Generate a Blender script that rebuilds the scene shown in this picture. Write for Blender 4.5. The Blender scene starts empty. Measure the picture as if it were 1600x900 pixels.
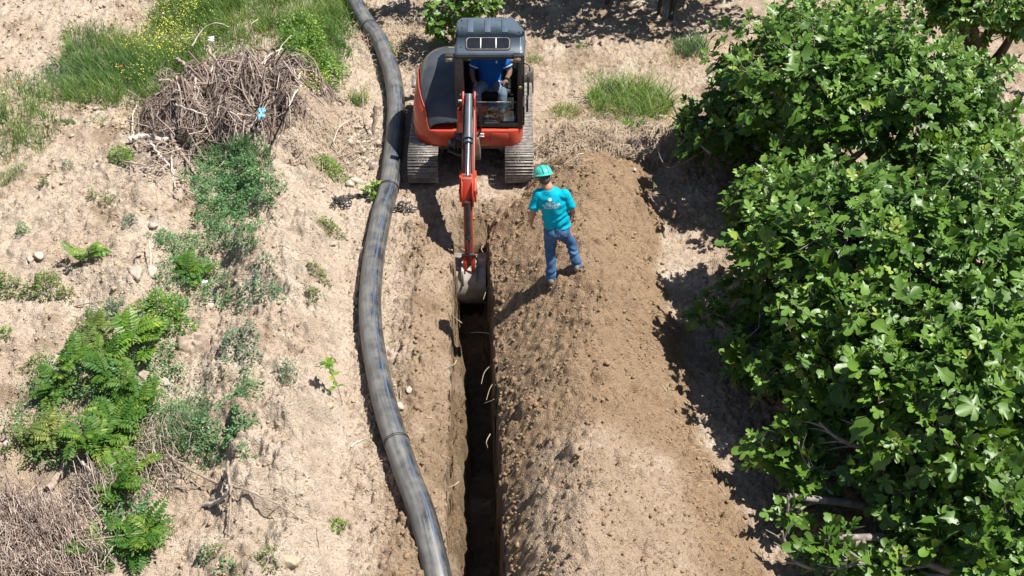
import bpy, bmesh, math, random
import numpy as np
from mathutils import Vector, Matrix
R = math.radians
random.seed(7); rng = np.random.default_rng(11)
scn = bpy.context.scene
COL = scn.collection

# ---------------- camera, sky, sun, exposure ----------------
PITCH, FPX, CAMH = 39.5, 1950.0, 10.35
cd = bpy.data.cameras.new('camera'); cam = bpy.data.objects.new('camera', cd); COL.objects.link(cam)
cam.location = (0, 0, CAMH); cam.rotation_euler = (R(90 - PITCH), 0, 0)
cd.sensor_width = 36; cd.lens = 36 * FPX / 1600; cd.clip_end = 2000; cd.clip_start = .1
scn.camera = cam
SUN_EL = 63.0; SUN_AZ = 92.0          # azimuth clockwise from +Y
w = bpy.data.worlds.new('World'); scn.world = w; w.use_nodes = True
nt = w.node_tree; nt.nodes.clear()
sky = nt.nodes.new('ShaderNodeTexSky'); sky.sky_type = 'NISHITA'; sky.sun_disc = False
sky.sun_elevation = R(SUN_EL); sky.sun_rotation = R(SUN_AZ); sky.air_density = 1.0; sky.dust_density = .8
bg = nt.nodes.new('ShaderNodeBackground'); bg.inputs[1].default_value = .05
wo = nt.nodes.new('ShaderNodeOutputWorld')
nt.links.new(sky.outputs[0], bg.inputs[0]); nt.links.new(bg.outputs[0], wo.inputs[0])
ld = bpy.data.lights.new('sun', 'SUN'); ld.energy = 5.0; ld.angle = R(.5); ld.color = (1, .955, .88)
lo = bpy.data.objects.new('sun', ld); COL.objects.link(lo); lo.location = (6, 3, 14)
sd = Vector((math.cos(R(SUN_EL)) * math.sin(R(SUN_AZ)), math.cos(R(SUN_EL)) * math.cos(R(SUN_AZ)), math.sin(R(SUN_EL))))
lo.rotation_euler = sd.to_track_quat('Z', 'Y').to_euler()
scn.view_settings.view_transform = 'Standard'; scn.view_settings.look = 'None'
scn.view_settings.exposure = .90; scn.view_settings.gamma = 1
scn.render.engine = 'CYCLES'; scn.cycles.max_bounces = 5; scn.cycles.transparent_max_bounces = 6

# ---------------- noise ----------------
_perm = np.random.default_rng(3).permutation(4096)
_grad = np.random.default_rng(4).random(4096) * 2 * np.pi
_gx, _gy = np.cos(_grad), np.sin(_grad)
def pn(x, y):
    x = np.asarray(x, float); y = np.asarray(y, float)
    xi = np.floor(x).astype(int); yi = np.floor(y).astype(int); xf = x - xi; yf = y - yi
    u = xf * xf * xf * (xf * (xf * 6 - 15) + 10); v = yf * yf * yf * (yf * (yf * 6 - 15) + 10)
    def g(a, b, dx, dy):
        h = _perm[(_perm[a & 4095] + b) & 4095]
        return _gx[h] * dx + _gy[h] * dy
    n = (1 - v) * ((1 - u) * g(xi, yi, xf, yf) + u * g(xi + 1, yi, xf - 1, yf)) + \
        v * ((1 - u) * g(xi, yi + 1, xf, yf - 1) + u * g(xi + 1, yi + 1, xf - 1, yf - 1))
    return n * 1.4
def fbm(x, y, s, o=4, seed=0, g=.5):
    t = 0; a = 1.; f = 1. / s
    for i in range(o):
        t = t + a * pn(x * f + 17.3 * i + seed * 31.7, y * f + 9.1 * i + seed * 13.3); a *= g; f *= 2.03
    return t
def rid(x, y, s, o=3, seed=0):
    t = 0; a = 1.; f = 1. / s
    for i in range(o):
        t = t + a * (1 - 2 * np.abs(pn(x * f + 7.3 * i + seed * 21.7, y * f + 4.1 * i + seed * 3.3))); a *= .5; f *= 2.1
    return t
def ss(a, b, x):
    t = np.clip((np.asarray(x, float) - a) / (b - a), 0, 1); return t * t * (3 - 2 * t)
_ru = np.random.default_rng(8).random((3, 4096))
def crumbs(x, y, s, seed=0, dens=.6, rmax=.62, p=2.5):
    """lumps of soil: irregular domes scattered one per cell"""
    x = np.asarray(x, float); y = np.asarray(y, float)
    wx = x / s + .35 * pn(x / s * 1.7 + seed, y / s * 1.7) + seed * 5.3; wy = y / s + .35 * pn(x / s * 1.7 + 40, y / s * 1.7 + seed); xi = np.floor(wx).astype(int); yi = np.floor(wy).astype(int); out = np.zeros(np.broadcast(x, y).shape)
    for a in (-1, 0, 1):
        for b in (-1, 0, 1):
            h = _perm[(_perm[(xi + a) & 4095] + yi + b) & 4095]; r = (.12 + (rmax - .12) * _ru[2][h] ** p) * ((_ru[0][(h * 7 + 3) & 4095]) < dens)
            d2 = (xi + a + _ru[0][h] - wx) ** 2 + (yi + b + _ru[1][h] - wy) ** 2
            out = np.maximum(out, np.sqrt(np.maximum(r * r - d2, 0)))
    return out * s
def gs(x, m, s): return np.exp(-((x - m) / s) ** 2)

# ---------------- terrain height ----------------
def rimL(y): return -.78 + (12.3 - np.minimum(y, 14.5)) * .023 + .02 * fbm(y, y * 0, .5, 3, 5)
def rimR(y): return -.262 + (12.3 - np.minimum(y, 14.5)) * .046 + .03 * fbm(y, y * 0, .35, 3, 6) + .022 * fbm(y, y * 0, .12, 2, 7)
def toe(y): return np.interp(y, [6, 8.2, 12.6, 16.5, 22], [-1.35, -1.62, -2.15, -2.55, -3.1]) + .12 * fbm(y, y * 0, .9, 3, 9)
TEND = 14.0
def ridge(y): return .84 + (y - 8.5) * .062 + .13 * fbm(y, y * 0, .8, 3, 8)
def mound(x, y):
    xr = ridge(y); zr = .93 + .14 * fbm(y, y * 0, 1.1, 2, 12) + .16 * gs(y, 13.9, .6) - .10 * gs(y, 12.75, .45) + .05 * gs(y, 11.6, .5) - .13 * gs(y, 9.7, .5) + .12 * gs(y, 8.7, .45)
    x0 = rimR(np.minimum(y, 13.6)) - .02 + .55 * ss(13.7, 14.4, y)
    xf = np.interp(y, [7, 8, 10, 12.6, 14.5], [2.85, 2.6, 2.2, 2.0, 2.05]) + .15 * fbm(x * 0, y, .8, 2, 14)
    s_ = (x - x0) / np.maximum(xr - x0, .2)
    a = np.where(s_ > 0, zr * (1 - np.maximum(1 - s_, 0) ** 1.5) + np.maximum(s_ - 1, 0) * zr, s_ * zr * 1.2) + .08
    b = (xf - x) / np.maximum(xf - xr, .3) * zr
    b = np.where(b < .25 * zr, b * .75 + .0625 * zr, b)
    c = zr * 1.02 - .78 * (y - 14.15)
    k = .085
    m = -k * np.log(np.exp(-a / k) + np.exp(-b / k) + np.exp(-(zr * 1.25) / k) + np.exp(-c / k))
    return .035 * np.log1p(np.exp(np.clip(m / .035, -30, 30)))
def zones(x, y):
    m = mound(x, y)
    fresh = ss(.02, .14, m)
    fresh = np.maximum(fresh, ss(-1.55, -1.15, x + .1 * fbm(x, y, .5, 3, 20)) * (1 - ss(-.1, .4, x)) * (1 - ss(14.0, 15.2, y)) * .75)
    return m, fresh
def H(x, y, detail=True):
    x = np.asarray(x, float); y = np.asarray(y, float)
    m = mound(x, y)
    t = toe(y)
    h = .05 * fbm(x, y, 1.6, 3, 1) * (1 - gs(x, -.6, 1.2) * ss(14.2, 14.8, y))
    # left bank, dip with weeds, rubble ridge, field
    far = 1 - .8 * ss(16.2, 18.0, y)
    bank = (ss(0, -.75, x - t) * .56 - ss(-.9, -1.9, x - t) * .42) * far
    bank = bank * (1 + .5 * fbm(x, y, .7, 4, 2)) + .05 * ss(0, -.4, x - t) * far * rid(x, y, .6, 3, 11) * .6
    h = h + bank + .16 * gs(x, t - 2.75, .5) * (1 - ss(14, 15.5, y)) * (1 + .8 * fbm(x, y, .5, 3, 3))
    # spoil shoulder left of the trench
    tr = 1 - ss(13.2, 14.4, y)
    h = h + .10 * gs(x, rimL(y) - .42, .2) * tr * (1 + .6 * fbm(x, y, .3, 3, 4)) - .05 * gs(x, rimL(y), .12) * tr
    # dead-weed berm right of the digger, heap left of the pipe
    h = h + .30 * gs(y, 15.95 - .12 * (x - 1), .42) * ss(.35, .9, x) * (1 - ss(2.6, 3.6, x)) * (1 + .5 * fbm(x, y, .5, 3, 6))
    h = h + .28 * gs(x, -3.05, .45) * gs(y, 16.1, .6)
    h = h + m
    if detail:
        wm = np.clip(m * 3, 0, 1)
        flat = gs(x, -.6, 1.0) * ss(14.4, 15, y) * (1 - ss(18, 19, y))
        d = .026 * fbm(x, y, .34, 4, 30, .6) + .016 * fbm(x, y, .10, 3, 31, .75)
        d = d + wm * (.012 * fbm(x, y, .22, 4, 32, .6) - .008 * np.maximum(rid(x * 1.0, y * .55, .35, 2, 33) - .75, 0) * 2)
        pit = np.clip(fbm(x, y, .16, 3, 36) - .45, 0, 1); lump = np.clip(fbm(x, y, .13, 3, 37) - .35, 0, 1)
        d = d - .055 * pit + .045 * lump + .010 * rid(x, y, .075, 2, 38) * (.4 + ss(-.3, .5, fbm(x, y, .5, 2, 39)))
        lb = ss(.1, -.5, x - t)
        d = d + lb * (.05 * fbm(x, y, .30, 4, 34, .65) + .02 * rid(x, y, .25, 3, 35) * .5)
        h = h + d * (1 - .7 * flat)
        cd_ = .35 + .65 * ss(-.4, .5, fbm(x, y, .55, 3, 60))
        h = h + (1 - .7 * flat) * (crumbs(x, y, .038, 5, .9, .62, 1.6) * (.6 + .6 * cd_) + crumbs(x, y, .065, 1, .75, .62, 2.) * cd_ * 1.2 + crumbs(x, y, .12, 2, .55, .5, 2.6) * cd_ * 1.2 + (crumbs(x, y, .24, 3, .35, .42, 2.6) + .8 * wm * crumbs(x, y, .42, 4, .5, .45, 2.)) * ss(-.1, .4, fbm(x, y, .9, 2, 63)) * .8)
        # wheel ruts behind
        h = h - .03 * ss(17, 18, y) * (gs(x, .9, .12) + gs(x, 2.1, .12))
    # trench
    wig = .034 * fbm(y, h * 3, .18, 3, 40) + .020 * fbm(x * 6, y, .10, 2, 41)
    endf = ss(TEND - .08, TEND - .30, y + .05 * fbm(x, y, .15, 2, 42))
    ramp = .35 * ss(14.55, 13.95, y + .05 * fbm(x, y, .2, 2, 43)) * ss(rimL(y) - .12, rimL(y) + .08, x) * (1 - ss(rimR(y) + .05, rimR(y) + .3, x))
    L = rimL(y) + wig; Rr = rimR(y) + wig * .8
    led = .14 * fbm(x * 0, y, .25, 3, 45) + .05 * fbm(x, y, .07, 2, 46); stp = ss(12.4, 11.6, y)
    xq = x - L + .05 * fbm(x * 0 + 3, y, .2, 3, 47) * ss(.05, .10, x - L) * stp
    prof = np.interp(xq / (.25 + .75 * stp), [0, .015, .04, .12, .16, .20], [0, .26, .30, .40, .56, 1.15]) + led * ss(.03, .08, x - L)
    prof = np.minimum(prof, np.interp(Rr - x, [0, .01, .05, .07], [0, .35, 1.0, 1.2]))
    prof = prof + .055 * fbm(x * 2, y, .12, 3, 44) * (prof > .05)
    h = np.where((x > L) & (x < Rr), h - prof * endf, h)
    h = h - ramp * (1 - endf)
    return h

# ---------------- pixel <-> world ----------------
cp, sp = math.cos(R(PITCH)), math.sin(R(PITCH))
def ray(u, v):
    a = (np.asarray(u, float) - 800) / FPX; b = (450 - np.asarray(v, float)) / FPX
    return a, cp + b * sp, -sp + b * cp
def W(u, v, z):
    a, by, bz = ray(u, v); t = (z - CAMH) / bz
    return a * t, by * t
def WY(u, v, Y):
    a, by, bz = ray(u, v); t = Y / by
    return Vector((float(a * t), Y, float(CAMH + bz * t)))
def G(u, v, it=9):
    z = np.zeros(np.shape(u)) + .1
    for i in range(it):
        x, y = W(u, v, z); z = z * .45 + .55 * H(x, y, False)
    x, y = W(u, v, z)
    return x, y, H(x, y)
def g1(u, v):
    x, y, z = G(np.array([u]), np.array([v])); return Vector((float(x[0]), float(y[0]), float(z[0])))

# ---------------- mesh helpers ----------------
class MB:
    def __init__(s): s.v = []; s.f = {}; s.n = 0; s.a = []
    def add(s, verts, faces, attr=0.):
        verts = np.asarray(verts, float).reshape(-1, 3); faces = np.asarray(faces, int)
        s.f.setdefault(faces.shape[1], []).append(faces + s.n)
        s.v.append(verts); s.n += len(verts)
        s.a.append(np.broadcast_to(np.asarray(attr, float), (len(verts),)) if np.ndim(attr) < 2 else attr)
    def build(s, name, mat, parent=None, smooth=False, origin=None):
        me = bpy.data.meshes.new(name)
        V = np.concatenate(s.v)
        if origin is not None: V = V - np.array(origin)
        me.vertices.add(len(V)); me.vertices.foreach_set('co', V.ravel().astype(np.float32))
        loops = []; starts = []; c = 0
        for k, fl in s.f.items():
            F = np.concatenate(fl); loops.append(F.ravel()); starts.append(c + np.arange(len(F)) * k); c += F.size
        loops = np.concatenate(loops); starts = np.concatenate(starts)
        me.loops.add(len(loops)); me.loops.foreach_set('vertex_index', loops.astype(np.int32))
        me.polygons.add(len(starts)); me.polygons.foreach_set('loop_start', starts.astype(np.int32))
        me.update(calc_edges=True)
        at = me.attributes.new('rnd', 'FLOAT', 'POINT'); at.data.foreach_set('value', np.concatenate(s.a).astype(np.float32))
        if smooth: me.polygons.foreach_set('use_smooth', np.ones(len(starts), bool))
        for m_ in (mat if isinstance(mat, (list, tuple)) else [mat]): me.materials.append(m_)
        o = bpy.data.objects.new(name, me); COL.objects.link(o)
        if origin is not None: o.location = origin
        if parent is not None: attach(o, parent)
        return o
def attach(o, parent):
    o.parent = parent
    o.matrix_parent_inverse = Matrix.Identity(4)
    pl = Vector((0, 0, 0)); q = parent
    while q is not None: pl += q.location; q = q.parent
    o.location = Vector(o.location) - pl      # all roots are unrotated while building
def tag(o, label=None, cat=None, group=None, kind=None):
    if label: o['label'] = label
    if cat: o['category'] = cat
    if group: o['group'] = group
    if kind: o['kind'] = kind
    return o
def empty(name, loc, label, cat, group=None):
    o = bpy.data.objects.new(name, None); COL.objects.link(o); o.location = loc; o.empty_display_size = .1
    return tag(o, label, cat, group)
def frames(P):
    P = np.asarray(P, float); T = np.gradient(P, axis=0); T /= np.linalg.norm(T, axis=1)[:, None] + 1e-9
    ref = np.array([0, 0, 1.]) if abs(T[0][2]) < .8 else np.array([1., 0, 0])
    A = np.cross(T, ref); A /= np.linalg.norm(A, axis=1)[:, None] + 1e-9
    return T, A, np.cross(A, T)
def tube(mb, P, r, k=6, cap=True, attr=0., sq=1.):
    P = np.asarray(P, float); n = len(P); r = np.broadcast_to(r, (n,))
    T, A, B = frames(P); an = np.arange(k) * 2 * np.pi / k
    V = P[:, None] + (A[:, None] * np.cos(an)[None, :, None] + B[:, None] * np.sin(an)[None, :, None] * sq) * r[:, None, None]
    i = np.arange(n - 1)[:, None] * k; j = np.arange(k)[None]; j2 = (j + 1) % k
    F = np.stack([i + j, i + j2, i + k + j2, i + k + j], -1).reshape(-1, 4)
    V = V.reshape(-1, 3)
    mb.add(V, F, attr)
    if cap and k > 2:
        mb.add(V[:k], [list(range(k))], attr); mb.add(V[-k:], [list(range(k))[::-1]], attr)
def box(mb, c, s, rot=None, attr=0., taper=1.):
    s = np.array(s) / 2; q = np.array([[x, y, z] for x in (-1, 1) for y in (-1, 1) for z in (-1, 1)], float)
    q[:, :2] *= np.where(q[:, 2:] > 0, taper, 1.); q = q * s
    if rot is not None: q = q @ np.array(Matrix.Identity(3) if rot is None else rot).T
    mb.add(q + np.array(c), [[0, 1, 3, 2], [4, 6, 7, 5], [0, 4, 5, 1], [2, 3, 7, 6], [0, 2, 6, 4], [1, 5, 7, 3]], attr)
def beam(mb, a, b, w_, h_, up=(0, 0, 1)):
    a = Vector(a); b = Vector(b); d = (b - a); L = d.length; z = d.normalized(); x = Vector(up).cross(z)
    if x.length < .01: x = Vector((1, 0, 0))
    x.normalize(); y = z.cross(x)
    box(mb, (a + b) / 2, (w_, h_, L), Matrix((x, y, z)).transposed())
def prism(mb, pts, axis, a, b):
    """extrude 2D outline pts along axis ('x': pts=(y,z))"""
    n = len(pts); V = []
    for t in (a, b):
        for p, q in pts: V.append({'x': (t, p, q), 'y': (p, t, q), 'z': (p, q, t)}[axis])
    mb.add(V, [[i, (i + 1) % n, n + (i + 1) % n, n + i] for i in range(n)]); mb.add(V, [list(range(n))[::-1]]); mb.add(V, [[n + i for i in range(n)]])
def bevel(o, wd=.01, seg=2, smooth=True):
    bm = bmesh.new(); bm.from_mesh(o.data); bmesh.ops.remove_doubles(bm, verts=bm.verts, dist=1e-5)
    bmesh.ops.recalc_face_normals(bm, faces=bm.faces)
    es = [e for e in bm.edges if len(e.link_faces) == 2 and e.calc_face_angle(0) > .5]
    bmesh.ops.bevel(bm, geom=es, offset=wd, segments=seg, affect='EDGES', profile=.5, clamp_overlap=True)
    if smooth:
        for f in bm.faces: f.smooth = True
        for e in bm.edges:
            if len(e.link_faces) == 2 and e.calc_face_angle(0) > .7: e.smooth = False
    bm.to_mesh(o.data); bm.free(); return o
def catmull(P, n=8):
    P = [np.array(p, float) for p in P]; P = [2 * P[0] - P[1]] + P + [2 * P[-1] - P[-2]]; out = []
    for i in range(1, len(P) - 2):
        for j in range(n):
            t = j / n; a, b, c, d = P[i - 1:i + 3]
            out.append(.5 * ((2 * b) + (-a + c) * t + (2 * a - 5 * b + 4 * c - d) * t * t + (-a + 3 * b - 3 * c + d) * t ** 3))
    out.append(P[-2]); return np.array(out)

# ---------------- materials ----------------
def mat(name):
    m = bpy.data.materials.new(name); m.use_nodes = True; n = m.node_tree; b = n.nodes['Principled BSDF']
    return m, n, b
def N(n, t, **k):
    o = n.nodes.new(t)
    for a, v in k.items():
        if a.startswith('i_'):
            q = a[2:]; o.inputs[int(q) if q.isdigit() else q].default_value = v
        else: setattr(o, a, v)
    return o
def noise(n, sc, det=4, rough=.55, co=None):
    o = N(n, 'ShaderNodeTexNoise'); o.inputs['Scale'].default_value = sc; o.inputs['Detail'].default_value = det; o.inputs['Roughness'].default_value = rough
    if co is None:
        co = N(n, 'ShaderNodeTexCoord').outputs['Object']
    n.links.new(co, o.inputs['Vector']); return o
def mix(n, f, a, b, mode='MIX'):
    o = N(n, 'ShaderNodeMixRGB', blend_type=mode)
    for i, x in ((0, f), (1, a), (2, b)):
        if hasattr(x, 'is_linked') or hasattr(x, 'links'): n.links.new(x, o.inputs[i])
        else: o.inputs[i].default_value = x if i == 0 else (*x, 1)
    return o.outputs[0]
def ramp(n, x, lo, hi, a=0., b=1.):
    o = N(n, 'ShaderNodeMapRange', i_1=lo, i_2=hi, i_3=a, i_4=b); n.links.new(x, o.inputs[0]); return o.outputs[0]
def bump(n, b, x, st, dist=.01):
    o = N(n, 'ShaderNodeBump', i_Strength=st, i_Distance=dist); n.links.new(x, o.inputs['Height']); n.links.new(o.outputs[0], b.inputs['Normal']); return o
def attr(n, name='rnd', out='Fac'):
    o = N(n, 'ShaderNodeAttribute', attribute_name=name); return o.outputs[out]
def simple(name, col, rough=.5, metal=0., var=.15, sc=8, bmp=.0, spec=.5, col2=None, coat=0.):
    m, n, b = mat(name)
    ns = noise(n, sc, 5); f = ramp(n, ns.outputs[0], .35, .65)
    c2 = col2 or tuple(c * (1 - var * 2) for c in col)
    n.links.new(mix(n, f, col, c2), b.inputs['Base Color'])
    b.inputs['Roughness'].default_value = rough; b.inputs['Metallic'].default_value = metal
    b.inputs['Specular IOR Level'].default_value = spec; b.inputs['Coat Weight'].default_value = coat
    if bmp: bump(n, b, noise(n, sc * 6, 4).outputs[0], bmp, .01)
    return m
def leafmat(name, c1, c2, under=None, rough=.42, tr=.25, spec=.5):
    m, n, b = mat(name); r = attr(n)
    c = mix(n, r, c1, c2); c = mix(n, ramp(n, r, .94, .99, 0, .8), c, tuple(v * k for v, k in zip(c2, (1.9, 1.35, 1.6))))
    if under:
        geo = N(n, 'ShaderNodeNewGeometry'); c = mix(n, geo.outputs['Backfacing'], c, under)
    n.links.new(c, b.inputs['Base Color']); b.inputs['Roughness'].default_value = rough; b.inputs['Specular IOR Level'].default_value = spec
    t = N(n, 'ShaderNodeBsdfTranslucent'); hs = N(n, 'ShaderNodeHueSaturation', i_Value=1.9, i_Saturation=1.15); hs.inputs['Hue'].default_value = .485
    n.links.new(c, hs.inputs['Color']); n.links.new(hs.outputs[0], t.inputs[0])
    mx = N(n, 'ShaderNodeMixShader', i_0=tr); n.links.new(b.outputs[0], mx.inputs[1]); n.links.new(t.outputs[0], mx.inputs[2])
    n.links.new(mx.outputs[0], n.nodes['Material Output'].inputs[0]); return m
def soilmat():
    m, n, b = mat('soil')
    co = N(n, 'ShaderNodeTexCoord').outputs['Object']
    col = N(n, 'ShaderNodeAttribute', attribute_name='zone'); sep = N(n, 'ShaderNodeSeparateColor'); n.links.new(col.outputs['Color'], sep.inputs[0])
    big = ramp(n, noise(n, 1.3, 6, .6, co).outputs[0], .3, .7); mid = ramp(n, noise(n, 9, 7, .7, co).outputs[0], .35, .65); fin = ramp(n, noise(n, 42, 6, .75, co).outputs[0], .36, .64)
    pale = mix(n, big, (.52, .42, .335), (.43, .335, .255)); pale = mix(n, ramp(n, mid, .4, 1, 0, .6), pale, (.31, .235, .165))
    fresh = mix(n, big, (.335, .238, .155), (.265, .182, .115)); fresh = mix(n, ramp(n, mid, .4, 1, 0, .65), fresh, (.19, .122, .07))
    c = mix(n, sep.outputs[0], pale, fresh)
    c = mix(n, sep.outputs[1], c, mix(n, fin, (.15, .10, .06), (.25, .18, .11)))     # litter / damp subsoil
    c = mix(n, sep.outputs[2], c, mix(n, mid, (.62, .54, .45), (.50, .42, .335)))
    c = mix(n, ramp(n, fin, .45, 1, 0, .75), c, mix(n, .65, c, (.10, .07, .045)))
    vr = N(n, 'ShaderNodeTexVoronoi'); vr.inputs['Scale'].default_value = 38; n.links.new(co, vr.inputs['Vector'])
    spk = ramp(n, vr.outputs['Distance'], .22, .05, 0, .55); c = mix(n, spk, c, (.55, .47, .38))
    n.links.new(c, b.inputs['Base Color']); b.inputs['Roughness'].default_value = .95; b.inputs['Specular IOR Level'].default_value = .15
    ad = N(n, 'ShaderNodeMath', operation='ADD'); n.links.new(noise(n, 30, 6, .7, co).outputs[0], ad.inputs[0]); n.links.new(noise(n, 110, 4, .7, co).outputs[0], ad.inputs[1])
    v2 = N(n, 'ShaderNodeTexVoronoi'); v2.inputs['Scale'].default_value = 62; n.links.new(co, v2.inputs['Vector']); a3 = N(n, 'ShaderNodeMath', operation='SUBTRACT'); n.links.new(ad.outputs[0], a3.inputs[0]); n.links.new(v2.outputs['Distance'], a3.inputs[1])
    bump(n, b, a3.outputs[0], 1.0, .016)
    return m
M = {}
M['soil'] = soilmat()
M['clod'] = simple('clod', (.285, .20, .128), .95, sc=14, bmp=.7, spec=.1, col2=(.19, .125, .072))
M['clodp'] = simple('pale_clod', (.47, .37, .27), .95, sc=14, bmp=.7, spec=.1, col2=(.33, .25, .175))
M['stone'] = simple('stone', (.48, .42, .35), .85, sc=9, bmp=.5, spec=.25, col2=(.34, .29, .24))
M['wood'] = simple('dry_wood', (.40, .33, .27), .85, sc=22, bmp=.5, spec=.15, col2=(.24, .18, .14))
M['palewood'] = simple('bleached_wood', (.58, .52, .46), .8, sc=25, bmp=.3, spec=.2, col2=(.40, .34, .29))
m, n, b = mat('twig'); M['twig'] = m
c_ = mix(n, ramp(n, attr(n), .2, .95), (.17, .125, .10), (.46, .38, .33)); c_ = mix(n, ramp(n, noise(n, 30, 4).outputs[0], .4, .7, 0, .5), c_, (.14, .10, .085)); n.links.new(c_, b.inputs['Base Color']); b.inputs['Roughness'].default_value = .85; b.inputs['Specular IOR Level'].default_value = .15
M['straw'] = simple('straw', (.44, .36, .27), .85, sc=4, spec=.15, col2=(.27, .205, .15))
M['bark'] = simple('bark', (.29, .26, .23), .8, sc=10, bmp=.5, spec=.2, col2=(.15, .13, .11))
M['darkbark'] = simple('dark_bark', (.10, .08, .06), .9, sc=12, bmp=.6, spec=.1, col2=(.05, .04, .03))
M['fig'] = leafmat('fig_leaf', (.020, .068, .009), (.135, .245, .035), (.08, .15, .05), .42, .20, .42)
M['grass'] = leafmat('grass_blade', (.045, .12, .02), (.19, .27, .07), None, .5, .3, .3)
M['bluegrass'] = leafmat('grey_green_blade', (.05, .12, .05), (.12, .20, .085), None, .5, .3, .3)
M['drygrass'] = leafmat('dry_blade', (.36, .29, .15), (.50, .43, .26), None, .7, .2, .2)
M['herb'] = leafmat('herb_leaf', (.055, .15, .05), (.13, .25, .095), (.12, .2, .1), .45, .25, .4)
M['greyherb'] = leafmat('grey_herb_leaf', (.07, .14, .07), (.15, .22, .13), None, .5, .22, .35)
M['fresh'] = leafmat('bright_leaf', (.06, .15, .015), (.16, .27, .035), (.14, .24, .07), .4, .3, .45)
M['frond'] = leafmat('frond_leaf', (.035, .105, .014), (.115, .205, .030), None, .5, .3, .3)
M['olive'] = leafmat('olive_leaf', (.07, .12, .022), (.15, .20, .05), None, .5, .25, .3)
M['yellow'] = simple('yellow_petal', (.62, .60, .10), .6, sc=3, spec=.2)
M['poppy'] = simple('red_petal', (.75, .10, .03), .6, sc=3, spec=.2)
# ---------------- ground ----------------
def axis(lo, hi, segs, reach):
    a = []
    x = lo
    while x < hi:
        a.append(x); x += next(s for (e, s) in segs if x < e)
    a.append(hi)
    st, out, c = .05, [], hi
    while c < reach: st *= 1.5; c += st; out.append(c)
    st, lft, c = .05, [], lo
    while c > -reach: st *= 1.5; c -= st; lft.append(c)
    return np.array(lft[::-1] + a + out)
sx = axis(-10.4, 10.4, [(-4, .025), (-.36, .016), (-.24, .007), (-.14, .02), (.14, .05), (.24, .02), (.36, .007), (3.4, .016), (99, .035)], 260)
sy = axis(7.0, 21.6, [(11, .016), (15, .019), (99, .027)], 260)
SX, SY = np.meshgrid(sx, sy)
# columns follow the trench rims: s=-.30 is the left rim, s=+.30 the right one
yc = np.clip(SY, 7, 14.5); L0 = -.78 + (12.3 - yc) * .023; R0 = -.28 + (12.3 - yc) * .046
fade = np.exp(-np.clip(np.abs(SX) - .3, 0, None) / 1.5)
GX = np.where(np.abs(SX) <= .30, L0 + (SX + .30) / .60 * (R0 - L0), SX + np.where(SX < 0, L0 + .30, R0 - .30) * fade)
GY = SY
GZ = H(GX, GY)
GZ = np.where((np.abs(GX) > 10.5) | (GY > 22) | (GY < 6.9), GZ * .3, GZ)
ny, nx = GX.shape
idx = np.arange(ny * nx).reshape(ny, nx)
F = np.stack([idx[:-1, :-1], idx[:-1, 1:], idx[1:, 1:], idx[1:, :-1]], -1).reshape(-1, 4)
gb = MB(); gb.add(np.stack([GX, GY, GZ], -1), F)
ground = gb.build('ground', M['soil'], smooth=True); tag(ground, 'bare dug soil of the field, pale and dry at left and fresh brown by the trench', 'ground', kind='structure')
m_, fr_ = zones(GX, GY)
fr_ = fr_ * (1 - .55 * ss(9.8, 8.3, GY + .25 * fbm(GX, GY, .5, 3, 50) - .35 * (GX - .9)) * ss(.3, .6, m_))
lit = np.zeros_like(GX)
lit = np.maximum(lit, .75 * gs(GY, 15.95, .5) * ss(.3, .8, GX) * (1 - ss(2.8, 3.6, GX)) * ss(-.2, .4, fbm(GX, GY, .4, 3, 51)))
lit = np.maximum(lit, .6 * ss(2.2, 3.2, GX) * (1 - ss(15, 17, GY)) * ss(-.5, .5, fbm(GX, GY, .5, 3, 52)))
lit = np.maximum(lit, .8 * gs(GX, -4.4, 1.3) * gs(GY, 16.5, 1.1))
lit = np.maximum(lit, .5 * ss(17, 18.5, GY) * ss(-3.5, -2.5, GX) * ss(-.1, .5, fbm(GX, GY, .7, 4, 53)))
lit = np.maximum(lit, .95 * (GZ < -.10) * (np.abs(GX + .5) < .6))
lit = np.maximum(lit, .55 * ss(.25, .6, fbm(GX, GY, .6, 4, 54)) * (m_ < .1))
lit = np.maximum(lit, .8 * gs(GX, -5.1, 1.0) * gs(GY, 8.2, .9))
pal = ss(.3, .7, fbm(GX, GY, .9, 4, 55)) * (1 - fr_) * .8
pal = np.maximum(pal, .5 * ss(-1.2, -2.2, GX) * ss(-.3, .3, fbm(GX, GY, 1.4, 3, 56)))
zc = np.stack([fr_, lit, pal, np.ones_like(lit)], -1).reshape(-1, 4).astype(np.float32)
at = ground.data.attributes.new('zone', 'FLOAT_COLOR', 'POINT'); at.data.foreach_set('color', zc.ravel())

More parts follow.
